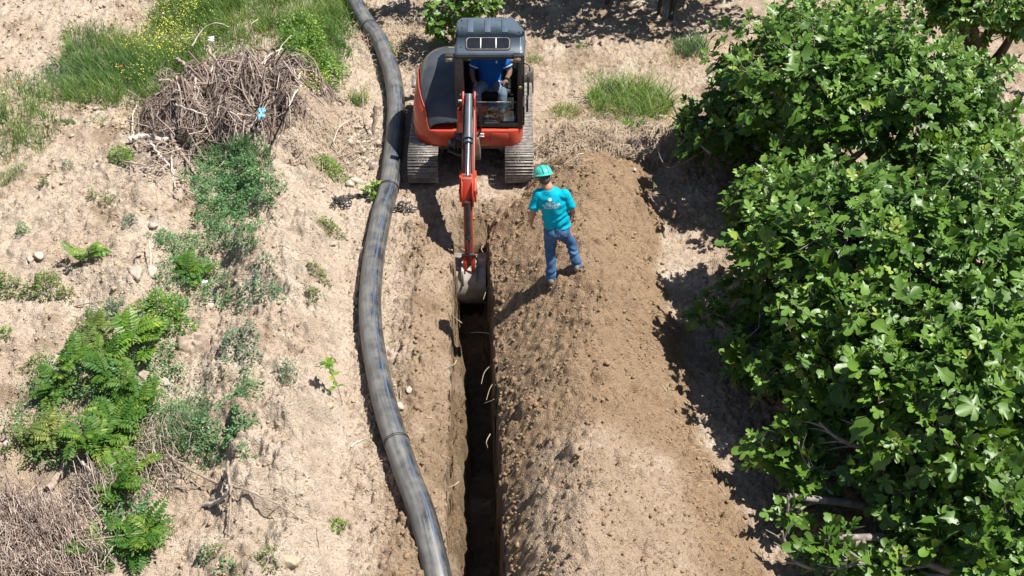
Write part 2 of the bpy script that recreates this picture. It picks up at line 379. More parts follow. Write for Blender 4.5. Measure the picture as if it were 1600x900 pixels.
# ---------------- loose clods ----------------
ico = bmesh.new(); bmesh.ops.create_icosphere(ico, subdivisions=1, radius=1); ico.verts.ensure_lookup_table()
IV = np.array([v.co[:] for v in ico.verts]); IF = np.array([[v.index for v in f.verts] for f in ico.faces])
ico2 = bmesh.new(); bmesh.ops.create_icosphere(ico2, subdivisions=3, radius=1); ico2.verts.ensure_lookup_table()
IV2 = np.array([v.co[:] for v in ico2.verts]); IF2 = np.array([[v.index for v in f.verts] for f in ico2.faces])
def clods(mb, x, y, s):
    n = len(x); z = H(x, y)
    sc = s[:, None] * (1 + .35 * (rng.random((n, 3)) - .5)) * np.array([1.25, 1.05, .62])
    an = rng.random(n) * 6.28; V = IV[None] * (1 + .55 * (rng.random((n, len(IV), 1)) - .5)) * sc[:, None]
    c, s_ = np.cos(an)[:, None], np.sin(an)[:, None]
    V = np.stack([V[..., 0] * c - V[..., 1] * s_, V[..., 0] * s_ + V[..., 1] * c, V[..., 2]], -1)
    V += np.stack([x, y, z + sc[:, 2] * .05], -1)[:, None]
    F = IF[None] + (np.arange(n) * len(IV))[:, None, None]
    mb.add(V.reshape(-1, 3), F.reshape(-1, 3), 0)
def psize(n, lo, hi, p=2.2): u = rng.random(n); return (lo ** (1 - p) + u * (hi ** (1 - p) - lo ** (1 - p))) ** (1 / (1 - p))
def scatter(n, x0, x1, y0, y1, f):
    x = rng.uniform(x0, x1, n); y = rng.uniform(y0, y1, n); k = rng.random(n) < f(x, y); return x[k], y[k]
def notrench(x, y): return ~((x > rimL(y) - .03) & (x < rimR(y) + .03) & (y < 14.2))
mb = MB()
x, y = scatter(34000, -9, 3.6, 7.3, 17, lambda x, y: ss(-.3, .4, fbm(x, y, .4, 3, 66)) * notrench(x, y) * (.35 + .65 * zones(x, y)[1]))
clods(mb, x, y, psize(len(x), .006, .020, 2.2))
x, y = scatter(16000, -1.9, 3.6, 7.3, 15.2, lambda x, y: np.clip(.10 + .9 * zones(x, y)[1] * ss(-.35, .6, fbm(x, y, .45, 3, 60)), 0, 1) * notrench(x, y))
clods(mb, x, y, psize(len(x), .007, .032, 2.8))
x, y = scatter(900, -1.3, .2, 7.3, 14.2, lambda x, y: (gs(x, rimR(y) + .08, .1) + .7 * gs(x, rimL(y) - .4, .12)) * notrench(x, y))
clods(mb, x, y, psize(len(x), .012, .042, 2.4))
tag(mb.build('soil_clods', M['clod'], smooth=False), 'crumbled brown clods strewn over the spoil and trench edges', 'clods', kind='stuff')
mb = MB()
x, y = scatter(14000, -9, -1.3, 7.3, 17, lambda x, y: .25 + .75 * ss(-.2, .6, fbm(x, y, .5, 3, 61)))
clods(mb, x, y, psize(len(x), .007, .034, 3.0))
x, y = scatter(5000, -2.4, 9.5, 14.9, 21.5, lambda x, y: .2 + .6 * ss(-.2, .6, fbm(x, y, .5, 3, 62)) * (1 - gs(x, -.6, .8) * (y < 17.2)))
clods(mb, x, y, psize(len(x), .009, .034, 2.8))
x, y = scatter(8000, -10, -4.5, 16, 21.5, lambda x, y: .6 + 0 * x)
clods(mb, x, y, psize(len(x), .011, .04, 2.5))
tag(mb.build('pale_clods', M['clodp']), 'small dry pale lumps littering the bank and field', 'clods', kind='stuff')

# ---------------- leaf / blade batches ----------------
def basis(d, nrm):
    d = d / (np.linalg.norm(d, axis=1)[:, None] + 1e-9); s = np.cross(d, nrm); s /= np.linalg.norm(s, axis=1)[:, None] + 1e-9
    return d, s, np.cross(s, d)
def leaves(mb, P, D, Nn, S, tpl, fc, rnd=None, wid=1.):
    """tpl: (k,3) in (side, along, up)"""
    D, X, Z = basis(D, Nn); n = len(P); k = len(tpl)
    S = np.broadcast_to(S, (n,))
    V = P[:, None] + S[:, None, None] * (X[:, None] * tpl[None, :, :1] * wid + D[:, None] * tpl[None, :, 1:2] + Z[:, None] * tpl[None, :, 2:3])
    F = fc[None] + (np.arange(n) * k)[:, None, None]
    r = rng.random(n) if rnd is None else rnd
    mb.add(V.reshape(-1, 3), F.reshape(-1, fc.shape[1]), np.repeat(r, k))
_h = [(0, 0), (.12, -.05), (.28, .0), (.38, .09), (.34, .20), (.17, .28), (.28, .38), (.43, .50), (.47, .61), (.37, .67), (.15, .54), (.20, .70), (.20, .86), (.11, .98)]
_o = _h + [(0, 1.0)] + [(-a, b) for a, b in _h[:0:-1]]
FIGT = np.array([(0, .3, .0)] + [(a, b, .16 * abs(a) - .22 * b * b - .03) for a, b in _o]); FIGT[0, 2] = -.07; FIGT[3::4, 2] += .07; FIGT[5::5, 2] -= .08
FIGF = np.array([[0, i, i % (len(_o)) + 1] for i in range(1, len(_o) + 1)])
_o3 = [(0, 0), (.2, 0), (.36, .22), (.26, .45), (.30, .62), (.1, .72), (0, 1.), (-.1, .72), (-.30, .62), (-.26, .45), (-.36, .22), (-.2, 0)]
FIGT2 = np.array([(0, .35, -.03)] + [(a, b, .2 * abs(a) - .3 * b * b) for a, b in _o3]); FIGF2 = np.array([[0, i, i % len(_o3) + 1] for i in range(1, len(_o3) + 1)])
OVT = np.array([(0, 0, 0), (.24, .35, .06), (.18, .7, 0), (0, 1, -.12), (-.18, .7, 0), (-.24, .35, .06)]); OVF = np.array([[0, 1, 2, 3], [0, 3, 4, 5]])
def blades(mb, P, Hh, wd, lean, k=4, rnd=None):
    n = len(P); an = rng.random(n) * 6.28; D = np.stack([np.cos(an), np.sin(an), 0 * an], -1); Sd = np.stack([-np.sin(an + rng.normal(0, .8, n)), np.cos(an), 0 * an], -1)
    t = np.linspace(0, 1, k)[None, :, None]
    Hh = np.broadcast_to(Hh, (n,))[:, None, None]; ln = (np.broadcast_to(lean, (n,)) * (.4 + 1.1 * rng.random(n)))[:, None, None]
    C = P[:, None] + D[:, None] * ln * Hh * t ** 1.8 + np.array([0, 0, 1.]) * Hh * (t - .35 * ln * t ** 2.4)
    wv = np.broadcast_to(wd, (n,))[:, None, None] * (1 - t ** 1.6 * .92) / 2
    V = np.stack([C - Sd[:, None] * wv, C + Sd[:, None] * wv], 2).reshape(n, 2 * k, 3)
    f = np.array([[2 * i, 2 * i + 1, 2 * i + 3, 2 * i + 2] for i in range(k - 1)])
    F = f[None] + (np.arange(n) * 2 * k)[:, None, None]
    r = rng.random(n) if rnd is None else rnd
    mb.add(V.reshape(-1, 3), F.reshape(-1, 4), np.repeat(r, 2 * k))
def frond(mb, base, az, el, L, np_=9, lw=.30, droop=.8, r=.5):
    s = np.linspace(0, 1, np_ + 2); e = el - droop * s ** 1.4
    st = L / (np_ + 1); hx = np.concatenate([[0], np.cumsum(np.cos(e[1:]) * st)]); hz = np.concatenate([[0], np.cumsum(np.sin(e[1:]) * st)])
    P = np.array(base) + np.stack([hx * math.cos(az), hx * math.sin(az), hz], -1)
    T = np.gradient(P, axis=0); T /= np.linalg.norm(T, axis=1)[:, None]; S = np.array([-math.sin(az), math.cos(az), 0]); U = np.cross(T, S) * -1
    ls = L * lw * np.sin(np.pi * (.12 + .80 * s)) ** .7
    pp, dd, nn, zz = [], [], [], []
    for sg in (-1, 1):
        for i in range(1, np_ + 1):
            pp.append(P[i]); dd.append(S * sg + T[i] * .45 + np.array([0, 0, -.15]) + rng.normal(0, .08, 3)); nn.append(U[i] * -1 if U[i][2] < 0 else U[i]); zz.append(ls[i])
    pp.append(P[-1]); dd.append(T[-1]); nn.append(U[-1]); zz.append(ls[-2])
    n = len(pp); leaves(mb, np.array(pp), np.array(dd), np.array(nn), np.array(zz), OVT, OVF, np.clip(r + rng.normal(0, .15, n), 0, 1), wid=.85)
    tube(mb, P, np.linspace(.004, .0015, len(P)) * max(L / .4, .7), 3, False, .9)

def fern_plant(name, u, v, label, spread=.35, hgt=.35, stems=6, fr=8, L=.35, m='frond', cat='plant', group=None):
    b = g1(u, v); mb = MB(); sm = MB()
    for i in range(stems):
        a = rng.random() * 6.28; rr = spread * math.sqrt(rng.random()); x = b.x + rr * math.cos(a); y = b.y + rr * math.sin(a); z = float(H(x, y))
        h = hgt * rng.uniform(.5, 1.1); top = np.array([x + rng.normal(0, .05), y + rng.normal(0, .05), z + h])
        tube(sm, catmull([(x, y, z - .02), (x + rng.normal(0, .02), y, z + h * .5), top], 3), .008, 4)
        for j in range(fr):
            t = rng.uniform(.45, 1); p = np.array([x, y, z]) * (1 - t) + top * t
            frond(mb, p, rng.random() * 6.28, rng.uniform(.1, .9) + .3 * t, L * rng.uniform(.6, 1.1), 9, .30, rng.uniform(.6, 1.2), rng.random())
    e = empty(name, b, label, cat, group); mb.build('foliage', M[m], e, origin=b); sm.build('stem', M['twig'], e, origin=b); return e
def herb_plant(name, u, v, label, rad=.2, hgt=.2, n=400, ls=.035, m='herb', cat='plant', group=None, ex=1., tpl=0):
    b = g1(u, v); mb = MB(); sm = MB()
    a = rng.random(n) * 6.28; q = np.sqrt(rng.random(n)); rr = rad * q * (1 + .35 * np.sin(a * 3 + u) + .2 * np.sin(a * 5 + v))
    x = b.x + rr * np.cos(a) * ex; y = b.y + rr * np.sin(a); z = H(x, y) + hgt * (1 - .8 * q ** 2) * rng.random(n) ** .6
    P = np.stack([x, y, z], -1); D = np.stack([np.cos(a) + rng.normal(0, .6, n), np.sin(a) + rng.normal(0, .6, n), rng.uniform(-.2, .9, n)], -1)
    Nn = np.stack([rng.normal(0, .45, n), rng.normal(0, .45, n), np.ones(n)], -1)
    leaves(mb, P, D, Nn, ls * rng.uniform(.6, 1.3, n), *( (OVT, OVF) if tpl == 0 else (FIGT2, FIGF2)), wid=[1, 1.3][tpl])
    for i in range(max(5, n // 40)):
        j = rng.integers(n); p0 = np.array([b.x + (x[j] - b.x) * .3, b.y + (y[j] - b.y) * .3, 0]); p0[2] = float(H(p0[0], p0[1])) - .01
        tube(sm, [p0, (p0 + P[j]) / 2 + [0, 0, .01], P[j]], .0028, 3, False)
    e = empty(name, b, label, cat, group); mb.build('foliage', M[m], e, origin=b); sm.build('stem', M['twig'], e, origin=b); return e
def tuft(name, u, v, label, rad=.1, hgt=.2, n=60, wd=.008, lean=.5, m='grass', cat='grass tuft', group=None):
    b = g1(u, v); mb = MB(); a = rng.random(n) * 6.28; q = rad * np.sqrt(rng.random(n)); x = b.x + q * np.cos(a); y = b.y + q * np.sin(a)
    blades(mb, np.stack([x, y, H(x, y) - .01], -1), hgt * rng.uniform(.5, 1.15, n), wd * rng.uniform(.6, 1.3, n), lean)
    return tag(mb.build(name, M[m], origin=b), label, cat, group)
def rock(name, u, v, s, label, group=None, m='stone', sq=(1, .8, .7), cat='stone', wpos=None):
    b = g1(u, v) if wpos is None else Vector(wpos); V = IV2.copy(); sd_ = rng.random() * 100
    V *= (1 + .28 * fbm(V[:, 0] + sd_, V[:, 1] + V[:, 2] * .7, 1.1, 2, 3) + .10 * fbm(V[:, 1] + sd_, V[:, 2], .35, 2, 4))[:, None]
    for k in range(9):
        d = rng.normal(0, 1, 3); d /= np.linalg.norm(d); t = V @ d; V = V - np.maximum(t - rng.uniform(.45, .75), 0)[:, None] * d
    an = rng.random() * 6.28; V = V * s / 2 * np.array(sq); V = np.stack([V[:, 0] * math.cos(an) - V[:, 1] * math.sin(an), V[:, 0] * math.sin(an) + V[:, 1] * math.cos(an), V[:, 2]], -1)
    mb = MB(); mb.add(V + np.array(b) + [0, 0, s * sq[2] * .25], IF2)
    o = mb.build(name, M[m], origin=b); return tag(bevel(o, .002, 1) if False else o, label, cat, group)

# ---------------- fig trees ----------------
def fig_tree(name, label, base, lobes, ntips, ls=.17, per=9, trunks=3, group='fig trees in leaf', barkm='bark', lobed=True, cat='tree', bare=0, rt=.07):
    base = Vector(base); cr = MB(); tk = MB()
    C = np.array([l[0] for l in lobes], float); Rd = np.array([l[1] for l in lobes], float)
    vol = np.array([r[0] * r[1] + r[0] * r[2] + r[1] * r[2] for r in Rd]); pr = vol / vol.sum()
    tips, nrm = [], []
    while len(tips) < ntips:
        k = rng.choice(len(C), p=pr); d = rng.normal(0, 1, 3); d /= np.linalg.norm(d)
        if d[2] < -.35 and rng.random() < .75: continue
        ph = math.atan2(d[1], d[0]); rr = (1 + .20 * float(pn(ph * 1.6 + k * 7, d[2] * 2.5 + k)) + .36 * float(pn(ph * 3.2 + k, d[2] * 4.5 + 3 * k))) * rng.uniform(.50, 1.22) ** .6
        p = C[k] + Rd[k] * d * rr
        if p[2] < base.z + .15: continue
        dd = (((p - C) / Rd) ** 2).sum(1); dd[k] = 9
        if dd.min() < .45: continue
        n = d / Rd[k]; n /= np.linalg.norm(n); tips.append(p); nrm.append(n)
    tips = np.array(tips); nrm = np.array(nrm); n = len(tips)
    # leaf whorls
    sd_ = nrm * .55 + np.array([0, 0, .55]) + rng.normal(0, .28, (n, 3)); sd_ /= np.linalg.norm(sd_, axis=1)[:, None]
    ref = np.cross(sd_, np.array([.3, .9, .2])); ref /= np.linalg.norm(ref, axis=1)[:, None]; ref2 = np.cross(sd_, ref)
    tr = rng.random(n); sz = ls * rng.uniform(.75, 1.15, n)
    for j in range(per):
        f = (j + .5) / per; an = j * 2.4 + rng.random(n) * .8; out = ref * np.cos(an)[:, None] + ref2 * np.sin(an)[:, None]
        op = (1 - f) * 1.0 + .25                                   # outer leaves open wider
        pet = sz * (.35 + .35 * (1 - f)); o = tips + sd_ * ((f - .8) * ls * 1.3)[:, None] if False else tips + sd_ * ((f - .8) * ls * 1.3)
        D = out * op + sd_ * (1.15 - op * .7); D += np.array([0, 0, -.55 * (1 - f)]); D += rng.normal(0, .24, (n, 3)); D /= np.linalg.norm(D, axis=1)[:, None]
        P = o + D * pet[:, None] * .7
        Nn = sd_ * .9 + np.array([0, 0, .5]) + rng.normal(0, .42, (n, 3))
        s_ = sz * (1.15 - .6 * f) * rng.uniform(.6, 1.2, n)
        kk = rng.random(n) < .55
        for msk, T_, F_ in ((kk, FIGT, FIGF), (~kk, FIGT2, FIGF2)):
            if not lobed: T_, F_ = FIGT2, FIGF2
            leaves(cr, P[msk], D[msk], Nn[msk], s_[msk], T_, F_, np.clip(tr[msk] * .5 + .3 * f + rng.random(msk.sum()) * .35, 0, 1), wid=1.05)
    # wood
    nodes = []
    sub = []
    for k in range(len(C)):
        for q in range(max(4, int(12 * pr[k] * len(C) / 2))):
            d = rng.normal(0, 1, 3); d /= np.linalg.norm(d); d[2] = abs(d[2]) * .8 - .2; sub.append(C[k] + Rd[k] * d * rng.uniform(.3, .75))
    for k in range(len(C)):
        for t_ in range(max(1, trunks // len(C) + (1 if k == 0 else 0))):
            b0 = np.array(base) + np.array([rng.normal(0, .12), rng.normal(0, .12), -.05]); e0 = C[k] + Rd[k] * rng.normal(0, .25, 3); e0[2] = max(e0[2], base.z + .6)
            mid = b0 * .55 + e0 * .45 + rng.normal(0, .15, 3); mid[2] = b0[2] + (e0[2] - b0[2]) * .45
            P = catmull([b0, mid, e0], 7); tube(tk, P, np.linspace(rt, rt * .45, len(P)), 8)
            for i in range(3, len(P)): nodes.append((P[i], rt * (1 - .5 * i / len(P))))
    NP = np.array([q[0] for q in nodes]); NR = np.array([q[1] for q in nodes]); extra = []
    for s0 in sub:
        i = np.argmin(((NP - s0) ** 2).sum(1) + .3 * (NP[:, 2] > s0[2])); a = NP[i]; mid = (a + s0) / 2 + rng.normal(0, .1, 3) - [0, 0, .08]
        P = catmull([a, mid, s0], 5); r0 = min(NR[i] * .6, .035); tube(tk, P, np.linspace(r0, r0 * .5, len(P)), 6)
        for q in range(1, len(P)): extra.append((P[q], r0 * .5))
    NP2 = np.array([q[0] for q in extra]); NR2 = np.array([q[1] for q in extra])
    for i in range(n):
        j = np.argmin(((NP2 - tips[i]) ** 2).sum(1)); a = NP2[j]; mid = (a + tips[i]) / 2 + rng.normal(0, .05, 3) - [0, 0, .04]
        tube(tk, [a, mid, tips[i] - sd_[i] * ls * .3, tips[i] + sd_[i] * ls * .2], [NR2[j] * .55, NR2[j] * .45, .006, .004], 4, False)
    e = empty(name, base, label, cat, group)
    cr.build('crown', M['fig'], e, origin=base); tk.build('trunk', M[barkm], e, origin=base, smooth=True)
    return e
def lob(u, v, z, rx, ry, rz): x, y = W(u, v, z); return ((float(x), float(y), z), (rx, ry, rz))
fig_tree('fig_tree', 'large fig tree behind the tail of the spoil heap, topmost of the broad crowns', g1(1240, 312),
         [lob(1260, 130, 1.8, 1.1, 1.1, .85), lob(1400, 150, 1.8, 1.25, 1.2, .85), lob(1180, 170, 1.05, .75, .7, .5), lob(1490, 235, 1.3, .9, .9, .7), lob(1310, 60, 1.6, .9, .8, .6), lob(1120, 205, .75, .55, .45, .38), lob(1200, 250, .7, .45, .4, .3)], 800, .205, 8)
fig_tree('fig_tree', 'fig tree in the middle of the right side, its crown shading the spoil heap foot', g1(1440, 640),
         [lob(1320, 380, 1.75, 1.05, 1.0, .75), lob(1480, 420, 1.6, 1.3, 1.2, .85), lob(1220, 325, 1.4, .6, .5, .45), lob(1225, 465, .85, .6, .6, .45), lob(1590, 400, 1.55, 1.1, 1.3, .85), lob(1400, 530, 1.45, 1.0, .9, .65), lob(1115, 490, .65, .20, .2, .16), lob(1180, 540, .65, .35, .35, .28), lob(1260, 570, .85, .5, .5, .4)], 960, .215, 8)
fig_tree('fig_tree', 'fig tree in the bottom right corner with open lower boughs showing pale branches', g1(1520, 860),
         [lob(1490, 620, 1.5, 1.0, .8, .6), lob(1330, 620, 1.0, .5, .45, .32), lob(1600, 590, 1.6, 1.0, .9, .7), lob(1400, 740, .85, .42, .35, .26), lob(1580, 790, 1.15, .5, .4, .3), lob(1585, 890, .9, .4, .3, .25), lob(1300, 850, .5, .20, .16, .12), lob(1236, 795, .45, .14, .14, .10), lob(1225, 690, .65, .26, .26, .2), lob(1470, 830, .7, .32, .28, .2), lob(1270, 740, .6, .22, .2, .15), lob(1400, 880, .5, .2, .15, .12)], 560, .22, 8)
fig_tree('fig_tree', 'fig tree at the top right with a dark forked trunk standing in shade', g1(1535, 112),
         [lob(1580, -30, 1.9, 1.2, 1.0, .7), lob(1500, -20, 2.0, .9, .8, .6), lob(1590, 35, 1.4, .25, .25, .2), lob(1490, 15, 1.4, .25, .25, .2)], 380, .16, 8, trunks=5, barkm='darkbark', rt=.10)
fig_tree('fig_tree', 'low fig bush behind the cab roof of the digger', g1(735, 78),
         [lob(705, 5, .9, .45, .4, .4), lob(745, 0, 1.0, .35, .35, .35), lob(690, 35, .55, .22, .2, .2)], 75, .15, 9, trunks=2, rt=.035)
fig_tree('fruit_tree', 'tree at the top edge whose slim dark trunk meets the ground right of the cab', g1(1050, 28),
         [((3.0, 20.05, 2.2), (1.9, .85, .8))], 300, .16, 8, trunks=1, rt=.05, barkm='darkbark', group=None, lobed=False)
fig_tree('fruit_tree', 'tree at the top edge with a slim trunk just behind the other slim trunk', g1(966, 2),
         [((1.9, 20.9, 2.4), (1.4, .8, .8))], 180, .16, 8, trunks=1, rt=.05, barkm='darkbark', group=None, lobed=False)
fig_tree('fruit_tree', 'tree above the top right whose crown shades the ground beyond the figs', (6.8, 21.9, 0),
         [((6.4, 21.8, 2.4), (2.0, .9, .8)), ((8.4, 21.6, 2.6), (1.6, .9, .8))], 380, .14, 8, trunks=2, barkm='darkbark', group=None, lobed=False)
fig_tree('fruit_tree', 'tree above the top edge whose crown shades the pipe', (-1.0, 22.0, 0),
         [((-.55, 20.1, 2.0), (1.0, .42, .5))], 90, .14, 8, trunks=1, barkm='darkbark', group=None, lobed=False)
# ---------------- pipe ----------------
m, n, b = mat('black_pipe'); M['pipe'] = m
r = attr(n); co = N(n, 'ShaderNodeTexCoord').outputs['Object']
mp = N(n, 'ShaderNodeMapping'); mp.inputs['Scale'].default_value = (9, .9, 9); n.links.new(co, mp.inputs[0])
mp2 = N(n, 'ShaderNodeMapping'); mp2.inputs['Scale'].default_value = (30, 1.5, 30); n.links.new(co, mp2.inputs[0])
sy_ = N(n, 'ShaderNodeSeparateXYZ'); n.links.new(co, sy_.inputs[0]); cb = N(n, 'ShaderNodeCombineXYZ'); n.links.new(r, cb.inputs[0]); n.links.new(sy_.outputs[1], cb.inputs[1]); mp.inputs['Scale'].default_value = (14, .9, 1); mp2.inputs['Scale'].default_value = (60, .5, 1)
for q_ in (mp, mp2): n.links.new(cb.outputs[0], q_.inputs[0])
n1 = noise(n, 1.6, 6, .65, mp.outputs[0]); n2 = noise(n, 2, 5, .7, mp2.outputs[0]); n3 = noise(n, 4.5, 5, .6, co)
top = N(n, 'ShaderNodeNewGeometry'); sx_ = N(n, 'ShaderNodeSeparateXYZ'); n.links.new(top.outputs['Normal'], sx_.inputs[0])
ds = N(n, 'ShaderNodeMath', operation='SUBTRACT', i_1=.40); n.links.new(r, ds.inputs[0]); da = N(n, 'ShaderNodeMath', operation='ABSOLUTE'); n.links.new(ds.outputs[0], da.inputs[0]); up = ramp(n, da.outputs[0], .22, .02, 0, .55)
ad = N(n, 'ShaderNodeMath', operation='ADD'); n.links.new(up, ad.inputs[0]); n.links.new(ramp(n, n1.outputs[0], .35, .65, 0, .45), ad.inputs[1])
ad2 = N(n, 'ShaderNodeMath', operation='ADD', use_clamp=True); n.links.new(ad.outputs[0], ad2.inputs[0]); n.links.new(ramp(n, n3.outputs[0], .35, .65, -.32, .22), ad2.inputs[1])
dust = mix(n, ad2.outputs[0], (.020, .022, .026), (.17, .167, .16))
dust = mix(n, ramp(n, n2.outputs[0], .52, .70, 0, .55), dust, (.30, .29, .27))
def band(c0, wdt):
    s = N(n, 'ShaderNodeMath', operation='SUBTRACT', i_1=c0); n.links.new(r, s.inputs[0]); a_ = N(n, 'ShaderNodeMath', operation='ABSOLUTE'); n.links.new(s.outputs[0], a_.inputs[0])
    return ramp(n, a_.outputs[0], wdt, wdt * .7, 0, .85)
wear = ramp(n, n3.outputs[0], .42, .56, .9, .05)
for c0 in (.315, .565, .815, .065):
    f_ = N(n, 'ShaderNodeMath', operation='MULTIPLY'); n.links.new(band(c0, .009), f_.inputs[0]); n.links.new(wear, f_.inputs[1]); dust = mix(n, f_.outputs[0], dust, (.05, .14, .34))
n.links.new(dust, b.inputs['Base Color']); b.inputs['Roughness'].default_value = .38; n.links.new(ramp(n, ad2.outputs[0], 0, 1, .30, .62), b.inputs['Roughness']); bump(n, b, n2.outputs[0], .08, .004)
M['black'] = simple('black_plastic', (.022, .023, .026), .5, var=.1)
PR = .142
pc = [(540, -40), (558, 8), (576, 38), (593, 60), (609, 100), (616, 130), (619, 160), (618, 200), (614, 240), (608, 290), (596, 335), (584, 400), (578, 470), (582, 530), (594, 598), (605, 645), (618, 688), (638, 747), (658, 798), (673, 848), (687, 900), (702, 960), (722, 1030)]
pw = []
for u_, v_ in pc:
    x_, y_ = W(u_, v_, PR + .02); pw.append((float(x_), float(y_), 0))
pw = [(-3.6, 24.5, 0)] + pw
PC = catmull(pw, 10); zz = H(PC[:, 0], PC[:, 1], False); kk = np.ones(41) / 41; zz = np.convolve(np.pad(zz, 20, 'edge'), kk, 'valid'); PC[:, 2] = zz + PR - .01
T_, A_, B_ = frames(PC); K_ = 48; an = np.arange(K_ + 1) * 2 * np.pi / K_ - np.pi / 2
V = PC[:, None] + (A_[:, None] * np.cos(an)[None, :, None] + B_[:, None] * np.sin(an)[None, :, None]) * PR
ii = np.arange(len(PC) - 1)[:, None] * (K_ + 1); jj = np.arange(K_)[None]
Fp = np.stack([ii + jj, ii + jj + 1, ii + K_ + 2 + jj, ii + K_ + 1 + jj], -1).reshape(-1, 4)
mb = MB(); mb.add(V.reshape(-1, 3), Fp, np.tile(((an / (2 * np.pi)) % 1.0) * 0 + np.arange(K_ + 1) / K_, len(PC)))
pipe = empty('water_pipe', (PC[100][0], PC[100][1], 0), 'long black plastic pipe with dusty surface and blue stripe lying beside the trench', 'pipe')
mb.build('tube', M['pipe'], pipe, smooth=True)
for vv in (36, 288, 688):
    _, yj = W(600, vv, PR * 1.5); i = int(np.argmin(np.abs(PC[:, 1] - float(yj)))); mb = MB()
    for dlt in (-.013, .013):
        ring = PC[i] + T_[i] * dlt; a2 = np.linspace(0, 2 * np.pi, 41); P = ring + (A_[i] * np.cos(a2)[:, None] + B_[i] * np.sin(a2)[:, None]) * (PR + .002)
        tube(mb, P, .006, 6, False)
    mb.build('weld_bead', M['black'], pipe, smooth=True)

# ---------------- excavator ----------------
M['orange'] = simple('orange_paint', (.56, .048, .018), .40, sc=11, spec=.5, col2=(.40, .06, .032), coat=.15)
M['orange2'] = simple('dusty_orange_paint', (.54, .058, .028), .5, sc=9, spec=.4, col2=(.38, .10, .065))
M['navy'] = simple('blue_grey_roof', (.055, .08, .115), .40, sc=6, spec=.5, col2=(.085, .11, .14))
M['hood'] = simple('charcoal_cover', (.025, .031, .042), .36, sc=3, spec=.55, col2=(.07, .075, .08), coat=.25)
M['dark'] = simple('dark_metal', (.020, .021, .024), .45, sc=12, col2=(.04, .038, .035))
M['grime'] = simple('dusty_dark_metal', (.05, .045, .04), .8, sc=10, col2=(.16, .13, .10))
M['steel'] = simple('track_steel', (.33, .31, .29), .55, .3, sc=14, col2=(.17, .15, .135), bmp=.2)
M['bucket'] = simple('worn_bucket_steel', (.42, .38, .33), .6, .25, sc=7, col2=(.20, .175, .15), bmp=.2)
M['cyl'] = simple('cylinder_blue_grey', (.05, .07, .10), .42, .1, sc=8, col2=(.09, .105, .12))
M['chrome'] = simple('chrome_rod', (.16, .20, .27), .22, .8, sc=3, var=.02)
M['white'] = simple('white_decal', (.72, .70, .68), .5, var=.05)
M['lens'] = simple('lamp_lens', (.30, .24, .19), .15, .3, sc=20)
M['seat'] = simple('seat_vinyl', (.02, .02, .022), .6)
mg, n, b = mat('cab_glass'); M['glass'] = mg
tr = N(n, 'ShaderNodeBsdfTransparent'); gl = N(n, 'ShaderNodeBsdfGlossy'); gl.inputs['Roughness'].default_value = .03; tr.inputs[0].default_value = (.72, .78, .78, 1)
mx = N(n, 'ShaderNodeMixShader', i_0=.10); n.links.new(tr.outputs[0], mx.inputs[1]); n.links.new(gl.outputs[0], mx.inputs[2]); n.links.new(mx.outputs[0], n.nodes['Material Output'].inputs[0])
M['dkglass'] = simple('dark_glass', (.015, .015, .02), .08, spec=.8)

EX = empty('excavator', (-.60, 16.0, 0), 'orange compact digger with charcoal hood and blue grey cab roof reaching into the trench', 'excavator')
TZ = .02
def track(x0, x1):
    t = MB(); Yf, Yb, Rr = 15.03, 16.86, .225; zc = .235
    L1 = Yb - Yf; tot = 2 * L1 + 2 * math.pi * Rr; n_ = 42; pitch = tot / n_
    def at(s):
        s %= tot
        if s < L1: return Yf + s, zc + Rr, 0.
        s -= L1
        if s < math.pi * Rr: a = s / Rr; return Yb + Rr * math.sin(a), zc + Rr * math.cos(a), a
        s -= math.pi * Rr
        if s < L1: return Yb - s, zc - Rr, math.pi
        s -= L1; a = math.pi + s / Rr; return Yf + Rr * math.sin(a), zc + Rr * math.cos(a), a
    xm = (x0 + x1) / 2; wd = x1 - x0
    for i in range(n_):
        y, z, a = at((i + .5) * pitch); Rm = Matrix.Rotation(-a, 3, 'X')
        box(t, (xm, y, z + TZ), (wd, pitch * .90, .022), Rm)
        for k_ in (-.36, .0, .36):
            off = Rm @ Vector((0, pitch * k_, .018)); box(t, (xm, y + off.y, z + off.z + TZ), (wd * (.99 if k_ else .97), .014, .020), Rm)
        for bx in (-.06, -.02, .02, .06):
            off = Rm @ Vector((0, pitch * .18, .013)); box(t, (xm + bx, y + off.y, z + off.z + TZ), (.018, .02, .012), Rm)
    tr_ = t.build('track', M['steel'], EX)
    c_ = MB(); tube(c_, catmull([(xm, *at(s)[:2]) for s in np.linspace(0, tot, 40)], 2) - np.array([0, 0, -TZ]) * 1, .02, 4, False)
    prism(c_, [(Yf + .02, .10), (Yf + .02, .36), (Yb - .02, .36), (Yb - .02, .10)], 'x', x0 + .07, x1 - .07); c_.build('track_frame', M['grime'], tr_)
    for k_, yy in enumerate((Yf, Yb)):
        w_ = MB(); tube(w_, [(x0 + .06, yy, zc + TZ), (x1 - .06, yy, zc + TZ)], .185, 24)
        tube(w_, [(x0 + .03, yy, zc + TZ), (x1 - .03, yy, zc + TZ)], .07, 12)
        w_.build('idler_wheel' if k_ == 0 else 'drive_sprocket', M['dark'], tr_, smooth=False)
    for yy in np.linspace(Yf + .32, Yb - .32, 4):
        w_ = MB(); tube(w_, [(x0 + .05, yy, .10), (x1 - .05, yy, .10)], .065, 12); w_.build('roller', M['dark'], tr_)
track(-1.49, -1.06); track(-.10, .31)
u_ = MB()
box(u_, (-.59, 16.05, .33), (1.0, .75, .22)); prism(u_, [(-1.06, .16), (-1.06, .42), (-.85, .50), (-.33, .50), (-.12, .42), (-.12, .16), (-.3, .36), (-.88, .36)], 'y', 15.45, 15.85)
